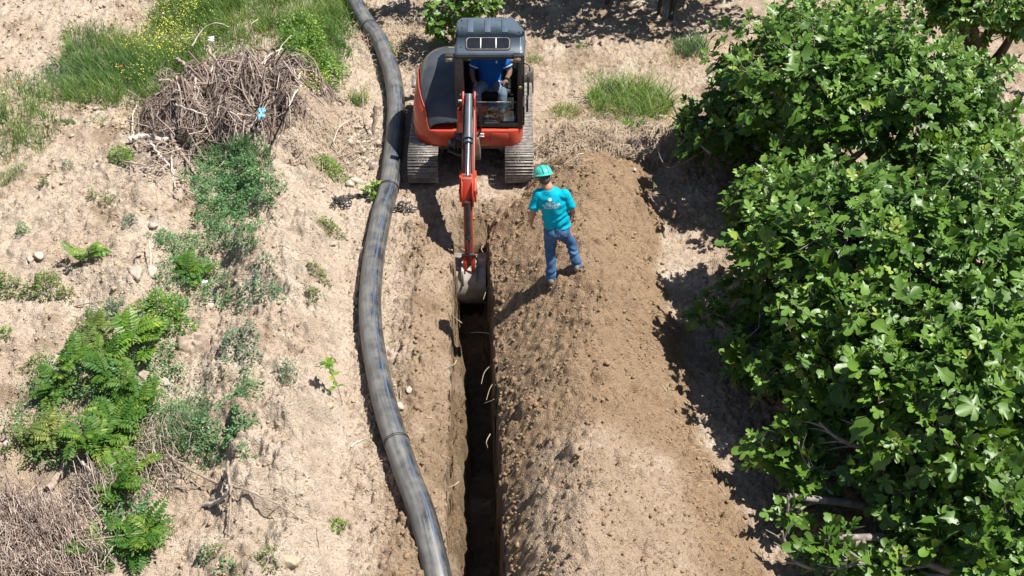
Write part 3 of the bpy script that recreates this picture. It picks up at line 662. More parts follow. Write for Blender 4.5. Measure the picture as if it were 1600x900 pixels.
tube(u_, [(-.6, 16.05, .40), (-.6, 16.05, .56)], .36, 28); bevel(u_.build('undercarriage', M['grime'], EX), .015)
# dozer blade behind
u_ = MB(); prism(u_, [(17.30, .10), (17.22, .25), (17.24, .42), (17.32, .55), (17.36, .55), (17.28, .42), (17.26, .25), (17.34, .10)], 'x', -1.52, .34)
for xx in (-.95, -.25): beam(u_, (xx, 16.4, .30), (xx, 17.25, .25), .09, .10)
bl = u_.build('dozer_blade', M['grime'], EX)
u_ = MB(); box(u_, (-1.50, 16.95, .52), (.10, .30, .05)); box(u_, (-1.49, 16.70, .50), (.07, .09, .03)); u_.build('step_bracket', M['steel'], EX)
# house plan
def arc(cx, cy, rx, ry, a0, a1, n_=9): return [(cx + rx * math.cos(R(a)), cy + ry * math.sin(R(a))) for a in np.linspace(a0, a1, n_)]
def plan(g=0., yf=15.13):
    return arc(-1.05 , yf + .42, .38 - g, .42 - g, 180, 270, 12) + arc(-.02, yf + .24, .19 - g, .24 - g, 270, 360, 8) + arc(-.63, 16.1, .80 - g, .86 - g, 0, 180, 24)
def ext(name, pts, z0, z1, mt, par, bv=.012, taper=0.):
    u_ = MB(); n_ = len(pts); c = np.mean(np.array(pts), 0)
    V = [(x, y, z0) for x, y in (pts if not taper else [tuple(np.array(p) + (c - np.array(p)) * taper) for p in pts])] + [(x, y, z1) for x, y in pts]
    u_.add(V, [[i, (i + 1) % n_, n_ + (i + 1) % n_, n_ + i] for i in range(n_)]); u_.add(V[:n_], [list(range(n_))[::-1]]); u_.add(V[n_:], [list(range(n_))])
    return bevel(u_.build(name, mt, par), bv, 2)
ext('floor_pan', plan(.05), .44, .54, M['grime'], EX)
P_ = plan()
body = ext('body_skirt', P_, .50, .775, M['orange'], EX, .018, .02)
# cutout mechanics between skirt halves
u_ = MB()
box(u_, (-.80, 15.12, .56), (.22, .12, .15)); box(u_, (-.71, 15.06, .70), (.16, .16, .22)); tube(u_, [(-.92, 15.05, .50), (-.75, 15.0, .46), (-.6, 15.03, .50)], .03, 8)
for k_ in range(5): tube(u_, catmull([(-.76 + k_ * .035, 15.16, .78), (-.80 + k_ * .04, 14.98, .72 - k_ * .02), (-.82 + k_ * .05, 15.0, .55), (-.7, 15.14, .45)], 5), .013, 6)
u_.build('hydraulic_hoses', M['dark'], EX)
for k_, (x_, y_, z_) in enumerate(((.12, 15.20, 1.45), (-.73, 15.175, 1.25), (-.73, 15.178, 1.05))):
    u_ = MB(); box(u_, (x_, y_ - .012, z_), (.05, .006, .035)); u_.build('warning_sticker', M['white'] if k_ else M['yellow'], EX)
for s_ in (-1, 1):
    u_ = MB(); tube(u_, catmull([(-.585 + s_ * .10, 15.1, .70), (-.585 + s_ * .15, 14.95, .95), (-.585 + s_ * .13, 14.80, 1.35), (-.585 + s_ * .06, 14.70, 1.56)], 7), .013, 7); u_.build('hose', M['black'], EX, smooth=True)
u_ = MB(); box(u_, (-.86, 15.085, .52), (.05, .03, .03)); u_.build('hook', M['white'], EX)
# decals
def text(s, size, mt, name, par, fn, ext_=.0015):
    cu = bpy.data.curves.new(name, 'FONT'); cu.body = s; cu.size = size; cu.align_x = 'CENTER'; cu.align_y = 'CENTER'; cu.extrude = ext_; cu.resolution_u = 3
    o = bpy.data.objects.new(name, cu); COL.objects.link(o); dg = bpy.context.evaluated_depsgraph_get()
    me = bpy.data.meshes.new_from_object(o.evaluated_get(dg)); bpy.data.objects.remove(o)
    for v in me.vertices: v.co = fn(v.co)
    me.materials.clear(); me.materials.append(mt); o = bpy.data.objects.new(name, me); COL.objects.link(o)
    if par: attach(o, par)
    return o
text('U27', .065, M['white'], 'number_decal', body, lambda c: Vector((-1.185 + c.x * .93, 15.178 - c.x * .37 - c.z - .004, .665 + c.y)))
for zz_, hh in ((.725, .028), (.685, .026)):
    u_ = MB(); box(u_, (-.44, 15.124, zz_), (.085, .006, hh)); u_.build('label_plate', M['white'], body)
u_ = MB(); beam(u_, (-.315, 15.126, .60), (-.315, 15.126, .76), .006, .004); u_.build('panel_seam', M['dark'], body); u_ = MB(); beam(u_, (-.05, 15.126, .58), (-.05, 15.126, .765), .008, .004); u_.build('panel_seam', M['dark'], body)
u_ = MB(); box(u_, (-.17, 15.124, .67), (.24, .006, .13)); bevel(u_.build('access_hatch', M['orange2'], body), .003)
# hood
def hood(s, t, g=0.):
    y = 15.165 + 1.595 * t
    lx = -1.05 - .36 * math.sqrt(max(0, 1 - ((15.56 - y) / .42) ** 2)) if y < 15.56 else -.63 - .79 * math.sqrt(max(0, 1 - (max(y - 16.1, 0) / .86) ** 2))
    lx = min(lx, -.95); xr = -.77
    h = .70 * max(.0, math.sin(math.pi / 2 * min(1, (t + .02) / .50))) ** .62 * (1 - .35 * max(0, (t - .6) / .4) ** 2)
    c, s_ = math.cos(s), math.sin(s)
    x = xr - (xr - lx - .01 + g) * (c ** .50 if c > 0 else 0); z = .765 + (h + g) * s_ ** .80
    return (x - g * .5, y - g * (1 - t), z)
def hoodpatch(name, s0, s1, t0, t1, mt, g=0.):
    ns_, nt_ = 22, 34; V = []
    for i in range(nt_ + 1):
        t = t0 + (t1 - t0) * i / nt_
        for j in range(ns_ + 1):
            a, b_ = s0(t), s1(t); V.append(hood(a + (b_ - a) * j / ns_, t, g))
    q = np.arange((nt_ + 1) * (ns_ + 1)).reshape(nt_ + 1, ns_ + 1); u_ = MB()
    u_.add(V, np.stack([q[:-1, :-1], q[1:, :-1], q[1:, 1:], q[:-1, 1:]], -1).reshape(-1, 4)); o = u_.build(name, mt, EX, smooth=True)
    return o
hd = hoodpatch('engine_hood', lambda t: 0, lambda t: math.pi / 2, 0, 1, M['hood'])
sp_ = lambda t: (.80 * (1 - t) ** .6 + .10) * min(1, (t / .06) ** .6 + .02)
rp = hoodpatch('side_panel', lambda t: 0, lambda t: sp_(t), .0, 1, M['orange'], .012)
edge = MB(); tube(edge, [hood(sp_(t), t, .012) for t in np.linspace(0, 1, 40)], .008, 6); edge.build('panel_edge', M['orange2'], rp, smooth=True)
u_ = MB(); box(u_, (-.86, 16.35, 1.40), (.16, .10, .05)); bevel(u_.build('hood_latch', M['bucket'], EX), .01)
# cab
ZF = .775
u_ = MB(); box(u_, (-.31, 15.66, ZF + .02), (.92, .94, .04)); cabf = u_.build('cab_floor', M['dark'], EX)
def post(a, b_, w_=.06, h_=.06):
    u_ = MB(); beam(u_, a, b_, w_, h_); return bevel(u_.build('cab_post', M['dark'], EX), .012)
ZR = 1.96
post((-.73, 15.22, ZF), (-.73, 15.24, ZR), .13, .07); post((.115, 15.22, ZF), (.115, 15.24, ZR), .075, .07)
post((-.75, 16.08, ZF), (-.73, 16.06, ZR + .06)); post((.12, 16.02, ZF), (.08, 16.0, ZR + .06)); post((.155, 15.62, ZF), (.15, 15.62, ZR + .04), .05, .05)
u_ = MB(); box(u_, (-.31, 15.215, ZF + .045), (.90, .05, .11)); bevel(u_.build('cab_sill', M['dark'], EX), .01); u_ = MB(); box(u_, (-.31, 15.22, ZR - .04), (.92, .05, .07)); bevel(u_.build('cab_header', M['dark'], EX), .01); u_ = MB(); box(u_, (-.76, 15.66, ZF + .25), (.03, .86, .46)); bevel(u_.build('cab_side_wall', M['dark'], EX), .01); u_ = MB(); box(u_, (-.31, 16.09, ZF + .3), (.86, .03, .58)); bevel(u_.build('cab_back_wall', M['dark'], EX), .01); u_ = MB(); box(u_, (.165, 15.66, ZF + .16), (.03, .84, .28)); bevel(u_.build('cab_door', M['dark'], EX), .01)
u_ = MB(); box(u_, (-.31, 15.208, ZF + .26), (.72, .006, .33)); u_.build('lower_windscreen', M['glass'], EX)
u_ = MB(); box(u_, (-.31, 15.205, ZF + .43), (.74, .012, .012)); u_.build('windscreen_strip', M['steel'], EX)
u_ = MB(); box(u_, (-.765, 15.66, 1.62), (.006, .78, .62)); u_.build('side_window', M['glass'], EX)
u_ = MB(); box(u_, (-.31, 16.095, 1.65), (.80, .006, .60)); u_.build('rear_window', M['glass'], EX)
u_ = MB(); box(u_, (.168, 15.42, 1.52), (.006, .34, .78)); box(u_, (.168, 15.82, 1.52), (.006, .34, .78)); u_.build('door_glass', M['glass'], EX)
u_ = MB(); tube(u_, catmull([(.19, 15.30, 1.10), (.22, 15.26, 1.15), (.22, 15.24, 1.55), (.19, 15.28, 1.62)], 6), .010, 8); u_.build('grab_handle', M['steel'], EX, smooth=True)
u_ = MB(); tube(u_, catmull([(.17, 15.24, 1.80), (.24, 15.20, 1.78), (.24, 15.20, 1.70)], 5), .010, 6); box(u_, (.225, 15.22, 1.48), (.03, .10, .30)); box(u_, (.215, 15.25, 1.15), (.03, .10, .22)); bevel(u_.build('side_mirror', M['dark'], EX), .008)
# roof
rp_ = [(-.79, 15.46), (.135, 15.46), (.185, 15.52), (.18, 15.76), (.04, 16.12), (-.73, 16.12), (-.79, 16.02)]
u_ = MB(); nn_ = len(rp_); zt, zb = 2.075, 1.985
front = [(-.79, 15.205), (.12, 15.205), (.185, 15.30)]
top = [(-.76, 15.47, zt), (.12, 15.47, zt), (.165, 15.54, zt - .01), (.155, 15.75, zt - .01), (.01, 16.09, zt - .02), (-.71, 16.09, zt - .02), (-.76, 16.0, zt - .01)]
bot = [(-.79, 15.46, zb), (.135, 15.46, zb), (.19, 15.54, zb), (.185, 15.77, zb), (.05, 16.13, zb), (-.73, 16.13, zb), (-.79, 16.02, zb)]
u_.add(top + bot, [[0, 1, 8, 7], [1, 2, 9, 8], [2, 3, 10, 9], [3, 4, 11, 10], [4, 5, 12, 11], [5, 6, 13, 12], [6, 0, 7, 13]]); u_.add(top, [[0, 1, 2, 3, 4, 5, 6]]); u_.add(bot, [[6, 5, 4, 3, 2, 1, 0]])
ft = [(-.76, 15.47, zt), (.12, 15.47, zt), (.165, 15.54, zt - .01), (.15, 15.24, 1.985), (.11, 15.21, 1.98), (-.76, 15.21, 1.98)]
fb = [(-.79, 15.46, zb), (.135, 15.46, zb), (.19, 15.54, zb), (.18, 15.22, 1.93), (.13, 15.19, 1.925), (-.79, 15.19, 1.925)]
u_.add(ft + fb, [[5, 4, 10, 11], [4, 3, 9, 10], [3, 2, 8, 9], [0, 5, 11, 6]]); u_.add(ft, [[0, 1, 2, 3, 4, 5][::-1]]); u_.add(fb, [[0, 1, 2, 3, 4, 5]])
roof = bevel(u_.build('cab_roof', M['navy'], EX), .012)
for xx in (-.58, -.34, -.10):
    u_ = MB(); box(u_, (xx, 15.82, zt - .004), (.085, .40, .022)); bevel(u_.build('roof_rib', M['navy'], roof), .012, 2)
    u_ = MB(); box(u_, (xx + .125, 15.82, zt - .006), (.02, .40, .012)); 
sl = (zt - 1.98) / .26; zs = lambda y: 1.98 + (y - 15.21) * sl
def rrect(x0, x1, y0, y1, r_, n_=5):
    return arc(x1 - r_, y0 + r_, r_, r_, 270, 360, n_) + arc(x1 - r_, y1 - r_, r_, r_, 0, 90, n_) + arc(x0 + r_, y1 - r_, r_, r_, 90, 180, n_) + arc(x0 + r_, y0 + r_, r_, r_, 180, 270, n_)
def slab(pts, off, name, mt, par):
    u_ = MB(); n_ = len(pts); V = [(x, y, zs(y) + off) for x, y in pts] + [(x, y, zs(y) - .01) for x, y in pts]
    u_.add(V[:n_], [list(range(n_))]); u_.add(V, [[i, n_ + i, n_ + (i + 1) % n_, (i + 1) % n_] for i in range(n_)]); return u_.build(name, mt, par)
sk = slab(rrect(-.64, -.02, 15.245, 15.455, .05), .010, 'skylight_frame', M['black'], roof); slab(rrect(-.615, -.045, 15.262, 15.44, .04), .014, 'skylight', M['dkglass'], roof)
for xx in (-.43, -.22): u_ = MB(); beam(u_, (xx, 15.265, zs(15.265) + .020), (xx, 15.435, zs(15.435) + .020), .014, .006); u_.build('skylight_bar', M['white'], roof)
u_ = MB(); tube(u_, [(x, y, zs(y) + .014) for x, y in rrect(-.625, -.035, 15.255, 15.448, .045) + [(-.08, 15.255)]], .005, 5, False); u_.build('skylight_trim', M['steel'], roof)
for p in ((-.71, 15.97), (-.70, 15.75), (-.71, 15.52), (-.70, 15.30), (.10, 15.62)): u_ = MB(); tube(u_, [(p[0], p[1], 1.98), (p[0], p[1], (zs(p[1]) if p[1] < 15.47 else zt) + .006)], .010, 8); u_.build('roof_bolt', M['black'], roof)
u_ = MB(); box(u_, (-.31, 15.26, 1.89), (.78, .03, .05)); u_.build('rolled_windscreen_edge', M['grime'], EX)
for xx, s_ in ((-.86, 1), (.075, 1)):
    l = MB(); box(l, (xx, 15.17, 1.93), (.11, .10, .10)); lm = bevel(l.build('work_lamp', M['dark'], EX), .012)
    l = MB(); box(l, (xx, 15.118, 1.915), (.09, .008, .06)); l.build('lens', M['lens'], lm)
# seat + controls
u_ = MB(); box(u_, (-.31, 15.86, 1.00), (.48, .42, .14)); box(u_, (-.31, 16.03, 1.35), (.46, .09, .62)); bevel(u_.build('seat', M['seat'], EX), .04, 3)
for xx in (-.56, -.075):
    u_ = MB()
    box(u_, (xx, 15.72, 1.14), (.11, .34, .08)); tube(u_, [(xx, 15.58, 1.16), (xx, 15.53, 1.27)], .012, 6); tube(u_, [(xx, 15.535, 1.25), (xx, 15.52, 1.33)], .022, 8)
    u_.build('joystick_console', M['dark'], EX)
u_ = MB()
for xx in (-.42, -.36, -.28, -.22): tube(u_, [(xx, 15.42, .80), (xx, 15.40, 1.0 if xx in (-.36, -.28) else .86)], .012, 6); box(u_, (xx, 15.40, .86), (.05, .10, .015))
u_.build('pedal', M['grime'], EX)
u_ = MB(); tube(u_, catmull([(.02, 15.25, .84), (.06, 15.24, .95), (.07, 15.24, 1.2)], 6), .006, 5); u_.build('wiper', M['dark'], EX)
# swing bracket, boom, arm, bucket
BX = -.585
u_ = MB(); box(u_, (BX, 15.02, .60), (.28, .26, .34), taper=.8); bevel(u_.build('swing_bracket', M['grime'], EX), .02)
boomp = [(15.12, .52), (15.06, .78), (14.98, 1.20), (14.86, 1.44), (14.74, 1.50), (14.62, 1.46), (13.60, .88), (13.56, .78), (13.62, .70), (13.74, .72), (14.60, 1.16), (14.72, 1.15), (14.80, 1.02), (14.84, .75), (14.92, .50)]
u_ = MB(); prism(u_, boomp, 'x', BX - .085, BX + .085); boom = bevel(u_.build('boom', M['orange2'], EX), .012)
for sg in (-1, 1):
    u_ = MB(); prism(u_, [(14.86, 1.40), (14.80, 1.62), (14.72, 1.66), (14.64, 1.60), (14.58, 1.38)], 'x', BX + sg * .078 - .012, BX + sg * .078 + .012); bevel(u_.build('cylinder_lug', M['orange'], boom), .004)
    u_ = MB(); prism(u_, [(13.86, .96), (13.64, .98), (13.50, .88), (13.50, .70), (13.62, .62), (13.80, .74)], 'x', BX + sg * .098 - .014, BX + sg * .098 + .014); bevel(u_.build('boom_cheek', M['orange'], boom), .006)
u_ = MB(); tube(u_, [(BX - .12, 14.72, 1.60), (BX + .12, 14.72, 1.60)], .028, 12); u_.build('pivot_pin', M['dark'], boom); u_ = MB(); tube(u_, [(BX - .125, 13.62, .78), (BX + .125, 13.62, .78)], .035, 12); u_.build('pivot_pin', M['dark'], boom)
u_ = MB(); prism(u_, [(14.95, .95), (14.80, .95), (14.70, 1.18), (14.74, 1.35), (14.9, 1.3)], 'x', BX - .17, BX - .09); bevel(u_.build('valve_guard', M['orange'], boom), .01)
u_ = MB(); tube(u_, [(BX, 14.72, 1.60), (BX, 14.12, 1.30)], .050, 20); tube(u_, [(BX, 14.16, 1.32), (BX, 14.11, 1.295)], .062, 20); tube(u_, [(BX, 14.08, 1.28), (BX, 14.05, 1.265)], .060, 20)
cy = u_.build('arm_cylinder', M['cyl'], EX, smooth=False)
u_ = MB(); tube(u_, [(BX, 14.12, 1.30), (BX, 13.60, 1.03)], .030, 16); u_.build('piston_rod', M['chrome'], cy, smooth=True)
u_ = MB(); tube(u_, [(BX - .05, 13.58, 1.02), (BX + .05, 13.58, 1.02)], .05, 14); tube(u_, [(BX - .09, 13.58, 1.02), (BX + .09, 13.58, 1.02)], .02, 10); u_.build('rod_eye', M['dark'], cy)
for s_ in (-1, 1):
    u_ = MB(); tube(u_, catmull([(BX + s_ * .05, 14.80, 1.52), (BX + s_ * .065, 14.45, 1.42), (BX + s_ * .065, 14.1, 1.22), (BX + s_ * .07, 13.7, .98), (BX + s_ * .055, 13.50, .75), (BX + s_ * .05, 13.48, .55)], 6), .011, 6); u_.build('hose', M['black'], EX, smooth=True)
armp = [(13.520, 1.060), (13.640, 1.060), (13.710, 0.931), (13.682, 0.741), (13.545, 0.223), (13.500, -0.250), (13.440, -0.310), (13.380, -0.250), (13.405, 0.223), (13.462, 0.741)]
u_ = MB(); prism(u_, armp, 'x', BX - .06, BX + .06); arm = bevel(u_.build('arm', M['orange2'], EX), .010)
for sg in (-1, 1):
    u_ = MB(); prism(u_, [(13.540, 1.040), (13.430, 0.931), (13.377, 0.706), (13.449, 0.655), (13.622, 0.741), (13.660, 1.050)], 'x', BX + sg * .07 - .010, BX + sg * .07 + .010); u_.build('arm_plate', M['orange'], arm)
u_ = MB(); tube(u_, [(BX, 13.397, 0.775), (BX, 13.328, 0.240)], .038, 16); tube(u_, [(BX, 13.333, 0.275), (BX, 13.325, 0.223)], .048, 16); c2 = u_.build('bucket_cylinder', M['dark'], EX)
u_ = MB(); tube(u_, [(BX, 13.328, 0.240), (BX, 13.320, -0.050)], .020, 12); u_.build('piston_rod', M['chrome'], c2, smooth=True)
for sg in (-1, 1):
    u_ = MB(); beam(u_, (BX + sg * .075, 13.320, -0.050), (BX + sg * .075, 13.440, -0.190), .014, .05, (1, 0, 0)); beam(u_, (BX + sg * .055, 13.320, -0.050), (BX + sg * .055, 13.280, -0.310), .014, .05, (1, 0, 0)); bevel(u_.build('bucket_link', M['orange'], EX), .004)
u_ = MB(); tube(u_, [(BX - .09, 13.320, -0.050), (BX + .09, 13.320, -0.050)], .022, 10); u_.build('link_pin', M['dark'], EX)
bkp = [(13.660, -0.280), (13.460, -0.260), (13.300, -0.320), (13.180, -0.450), (13.140, -0.630), (13.190, -0.800), (13.340, -0.910), (13.580, -0.950)]
bki = [(13.580, -0.935), (13.350, -0.890), (13.205, -0.785), (13.158, -0.630), (13.195, -0.460), (13.310, -0.337), (13.460, -0.280), (13.660, -0.300)]
BW = .232; BC = -.60
u_ = MB(); prism(u_, bkp + bki, 'x', BC - BW, BC + BW)
bk = u_.build('bucket', M['bucket'], EX)
for sg in (-1, 1):
    u_ = MB(); prism(u_, [(13.670, -0.275)] + bkp[1:-1] + [(13.600, -0.960), (13.720, -0.650)], 'x', BC + sg * (BW + .004) - .007, BC + sg * (BW + .004) + .007); bevel(u_.build('side_plate', M['bucket'], bk), .002)
    u_ = MB(); prism(u_, [(13.520, -0.190), (13.380, -0.190), (13.240, -0.270), (13.190, -0.410), (13.280, -0.350), (13.580, -0.280)], 'x', BX + sg * .095 - .012, BX + sg * .095 + .012); bevel(u_.build('bucket_ear', M['bucket'], bk), .003)
for k_ in range(4):
    xx = BC - BW + .03 + k_ * (2 * BW - .06) / 3; u_ = MB(); prism(u_, [(13.520, -0.920), (13.520, -0.970), (13.740, -0.965), (13.740, -0.955)], 'x', xx - .024, xx + .024); u_.build('bucket_tooth', M['bucket'], bk)
u_ = MB(); prism(u_, [(13.560, -0.260), (13.260, -0.310), (13.160, -0.470), (13.150, -0.450), (13.240, -0.270), (13.560, -0.240)], 'x', BX - .083, BX - .07); u_.build('rib', M['bucket'], bk)

# ---------------- people ----------------
def loft(mb, rings, k=24):
    V = []
    for (c, rx, ry, *a) in rings:
        az = a[0] if a else 0.
        for j in range(k):
            t = 2 * math.pi * j / k; x = rx * math.cos(t); y = ry * math.sin(t)
            V.append((c[0] + x * math.cos(az) - y * math.sin(az), c[1] + x * math.sin(az) + y * math.cos(az), c[2]))
    n_ = len(rings); q = np.arange(n_ * k).reshape(n_, k); mb.add(V, np.stack([q[:-1], np.roll(q[:-1], -1, 1), np.roll(q[1:], -1, 1), q[1:]], -1).reshape(-1, 4))
    mb.add(V[:k], [list(range(k))[::-1]]); mb.add(V[-k:], [list(range(k))])
def ell(mb, c, r_, rot=None):
    V = IV2 * np.array(r_)
    if rot is not None: V = V @ np.array(rot).T
    mb.add(V + np.array(c), IF2)
def limb(mb, pts, n_=6):
    P = catmull([p for p, r_ in pts], n_); rr = catmull([(r_, 0, 0) for p, r_ in pts], n_)[:, 0]
    tube(mb, P, rr, 14)
    for i in (0, -1): ell(mb, P[i], (rr[i],) * 3)
def blob(name, mt, mb, par, voxel, it=6, disp=None):
    o = mb.build(name, mt); md = o.modifiers.new('r', 'REMESH'); md.mode = 'VOXEL'; md.voxel_size = voxel; md.use_smooth_shade = True
    dg = bpy.context.evaluated_depsgraph_get(); me = bpy.data.meshes.new_from_object(o.evaluated_get(dg)); bpy.data.objects.remove(o)
    nv = len(me.vertices); V = np.empty(nv * 3, np.float32); me.vertices.foreach_get('co', V); V = V.reshape(-1, 3).astype(float)
    E = np.empty(len(me.edges) * 2, np.int32); me.edges.foreach_get('vertices', E); E = E.reshape(-1, 2); deg = np.bincount(E.ravel(), minlength=nv)[:, None]
    for q in range(it):
        A = np.zeros_like(V)
        for c in range(3): A[:, c] = np.bincount(E[:, 0], V[E[:, 1], c], nv) + np.bincount(E[:, 1], V[E[:, 0], c], nv)
        V = V + .5 * (A / np.maximum(deg, 1) - V)
    me.vertices.foreach_set('co', V.ravel().astype(np.float32)); me.update()
    if disp:
        Nn = np.empty(nv * 3, np.float32); me.vertices.foreach_get('normal', Nn); V = V + Nn.reshape(-1, 3) * disp(V)[:, None]
        me.vertices.foreach_set('co', V.ravel().astype(np.float32)); me.update()
    me.polygons.foreach_set('use_smooth', np.ones(len(me.polygons), bool)); me.materials.clear(); me.materials.append(mt)
    o = bpy.data.objects.new(name, me); COL.objects.link(o)
    if par: attach(o, par)
    return o
def hand(mb, wr, d, side, palm_n, curl=.5, s=1.):
    """wr wrist, d pointing direction, side: thumb direction, palm_n: palm normal"""
    wr = Vector(wr); d = Vector(d).normalized(); side = Vector(side); side = (side - d * side.dot(d)).normalized(); pn_ = Vector(palm_n); pn_ = (pn_ - d * pn_.dot(d) - side * pn_.dot(side)).normalized()
    Rm = Matrix((side, d, pn_)).transposed(); ell(mb, wr + d * .045 * s, (.040 * s, .052 * s, .017 * s), Rm); ell(mb, wr + d * .01 * s, (.027 * s, .03 * s, .02 * s), Rm)
    for i, (o_, L) in enumerate(((.028, .070), (.010, .078), (-.009, .073), (-.027, .058))):
        p = wr + d * .075 * s + side * o_ * s; pts = [(p - d * .015, .0098)]; a = .25
        dd = d + side * o_ * 1.5
        for q in range(3):
            a += curl * (.5 + .3 * q); p = p + (dd * math.cos(a) + pn_ * math.sin(a)).normalized() * L * s * (.45, .32, .23)[q]; pts.append((p.copy(), .0092 - .0008 * q))
        limb(mb, pts, 3)
    p = wr + d * .02 * s + side * .022 * s
    limb(mb, [(p, .013), (p + (side * .7 + d * .7 + pn_ * .2).normalized() * .032, .0115), (p + (side * .5 + d * .9 + pn_ * .4).normalized() * .062, .0095)], 3)
def headparts(mb, c, fd, s=1.):
    """skull, jaw, nose, ears, brow; fd = facing direction"""
    fd = Vector(fd).normalized(); rt = fd.cross(Vector((0, 0, 1))).normalized(); up_ = rt.cross(fd); Rm = Matrix((rt, fd, up_)).transposed(); c = Vector(c)
    q = lambda a, b_, d_: c + rt * a * s + fd * b_ * s + up_ * d_ * s
    ell(mb, q(0, -.008, .022), (.076 * s, .098 * s, .094 * s), Rm); ell(mb, q(0, .028, -.055), (.052 * s, .062 * s, .060 * s), Rm); ell(mb, q(0, .078, -.098), (.024 * s, .018 * s, .018 * s), Rm)
    limb(mb, [(q(0, .082, .022), .010 * s), (q(0, .106, -.018), .0145 * s)], 3); ell(mb, q(0, .078, .035), (.052 * s, .02 * s, .012 * s), Rm)
    for g in (-1, 1):
        ell(mb, q(g * .078, -.008, -.008), (.009 * s, .020 * s, .031 * s), Rm); ell(mb, q(g * .036, .072, -.028), (.022 * s, .02 * s, .016 * s), Rm); ell(mb, q(g * .014, .104, -.02), (.010 * s, .010 * s, .008 * s), Rm)
    ell(mb, q(0, .086, -.055), (.025 * s, .012 * s, .006 * s), Rm); ell(mb, q(0, .083, -.066), (.021 * s, .012 * s, .006 * s), Rm)
    return q, Rm
M['skin'] = simple('skin', (.42, .22, .15), .55, sc=12, col2=(.34, .16, .11), spec=.35)
M['hair'] = simple('hair', (.035, .028, .024), .7, sc=60, col2=(.08, .07, .065), bmp=.5)
M['tee'] = simple('turquoise_cotton', (.0, .37, .52), .8, sc=5, col2=(.0, .30, .44), spec=.15)
M['blue'] = simple('royal_blue_cotton', (.012, .13, .46), .75, sc=5, col2=(.01, .10, .38), spec=.2)
M['denim'] = simple('blue_denim', (.028, .082, .20), .85, sc=7, col2=(.075, .15, .28), spec=.15, bmp=.15)
M['jean2'] = simple('pale_denim', (.20, .25, .33), .85, sc=7, col2=(.28, .33, .40), spec=.15)
M['helmet'] = simple('green_helmet', (.055, .50, .42), .35, var=.04, spec=.5)
M['shoe'] = simple('dusty_shoe', (.12, .10, .085), .8, sc=12, col2=(.24, .19, .14))
M['print'] = simple('white_print', (.80, .85, .85), .7, var=.03)
M['seam'] = simple('dark_stripe', (.02, .16, .13), .5, var=.05)
def folds(k, a, sx=9, sz=14): return lambda V: a * np.sin(V[:, 2] * sz * 3 + 3 * pn(V[:, 0] * sx, V[:, 2] * sz)) * np.clip(pn(V[:, 0] * 5 + k, V[:, 2] * 6) + .4, 0, 1) + a * .8 * pn(V[:, 0] * sx * 2 + k, V[:, 2] * sz * 1.5 + V[:, 1] * 9)

# --- worker on the spoil heap
_p = g1(860, 446); _Y = _p.y - .01; zlt = float(H(.475, _Y)); zl = .50; zr = .50 + float(H(.765, _Y + .07)) - zlt; zr = min(zr, .66)

wk = empty('person', (.55, 12.06, min(zl, zr)), 'person in turquoise t-shirt, jeans and green helmet standing on the spoil heap looking down', 'person')
HP = (.517, 12.11, 1.40)
LA, LK, LH = (.46, 12.02, zl + .10), (.445, 12.09, .955), (.445, 12.11, 1.33)
RA, RK, RH = (.79, 12.09, zr + .10), (.70, 12.17, 1.06), (.60, 12.12, 1.33)
CH = (.450, 12.13, 1.76); SL, SR = (.285, 12.14, 1.825), (.605, 12.12, 1.832); NB = (.402, 12.15, 1.905); HD = (.345, 12.21, 2.015)
EL, WL = (.222, 12.10, 1.585), (.205, 12.19, 1.375); ER, WR_ = (.708, 12.13, 1.60), (.690, 12.24, 1.425)
mb = MB()
loft(mb, [((.515, 12.11, 1.32), .13, .09), ((.51, 12.11, 1.45), .14, .095), ((.49, 12.115, 1.58), .135, .09), ((.455, 12.13, 1.74), .155, .10), ((.435, 12.135, 1.84), .14, .085), ((.41, 12.15, 1.89), .06, .06)])
limb(mb, [(NB, .064), ((.368, 12.185, 1.96), .060)]); fd = (-.30, .86, -.50); q, Rm = headparts(mb, HD, fd, .97)
limb(mb, [(SL, .058), (EL, .043), (WL, .029)]); limb(mb, [(SR, .058), (ER, .043), (WR_, .029)])
hand(mb, WL, (-.02, -.02, -1), (-.2, 1, 0), (1, .2, 0), .45); hand(mb, WR_, (-.15, .25, -1), (-.3, 1, 0), (-1, -.2, 0), .5)
limb(mb, [(LH, .085), (LK, .055), (LA, .038)]); limb(mb, [(RH, .085), (RK, .055), (RA, .038)])
for A in (LA, RA): ell(mb, (A[0] - .01, A[1] + .05, A[2] - .05), (.035, .11, .035))
pb = blob('body', M['skin'], mb, wk, .0075, 3)
for g in (-1, 1):
    e_ = MB(); ell(e_, q(g * .032, .083, .012), (.013, .010, .011), Rm); e_.build('eye', M['print'], pb)
mb = MB(); ell(mb, q(0, -.014, .03), (.082, .101, .094), Rm); ell(mb, q(0, -.045, -.02), (.074, .066, .066), Rm); ell(mb, q(.07, -.0, .005), (.012, .02, .03), Rm); ell(mb, q(-.07, 0, .005), (.012, .02, .03), Rm)
blob('hair', M['hair'], mb, wk, .008, 1)
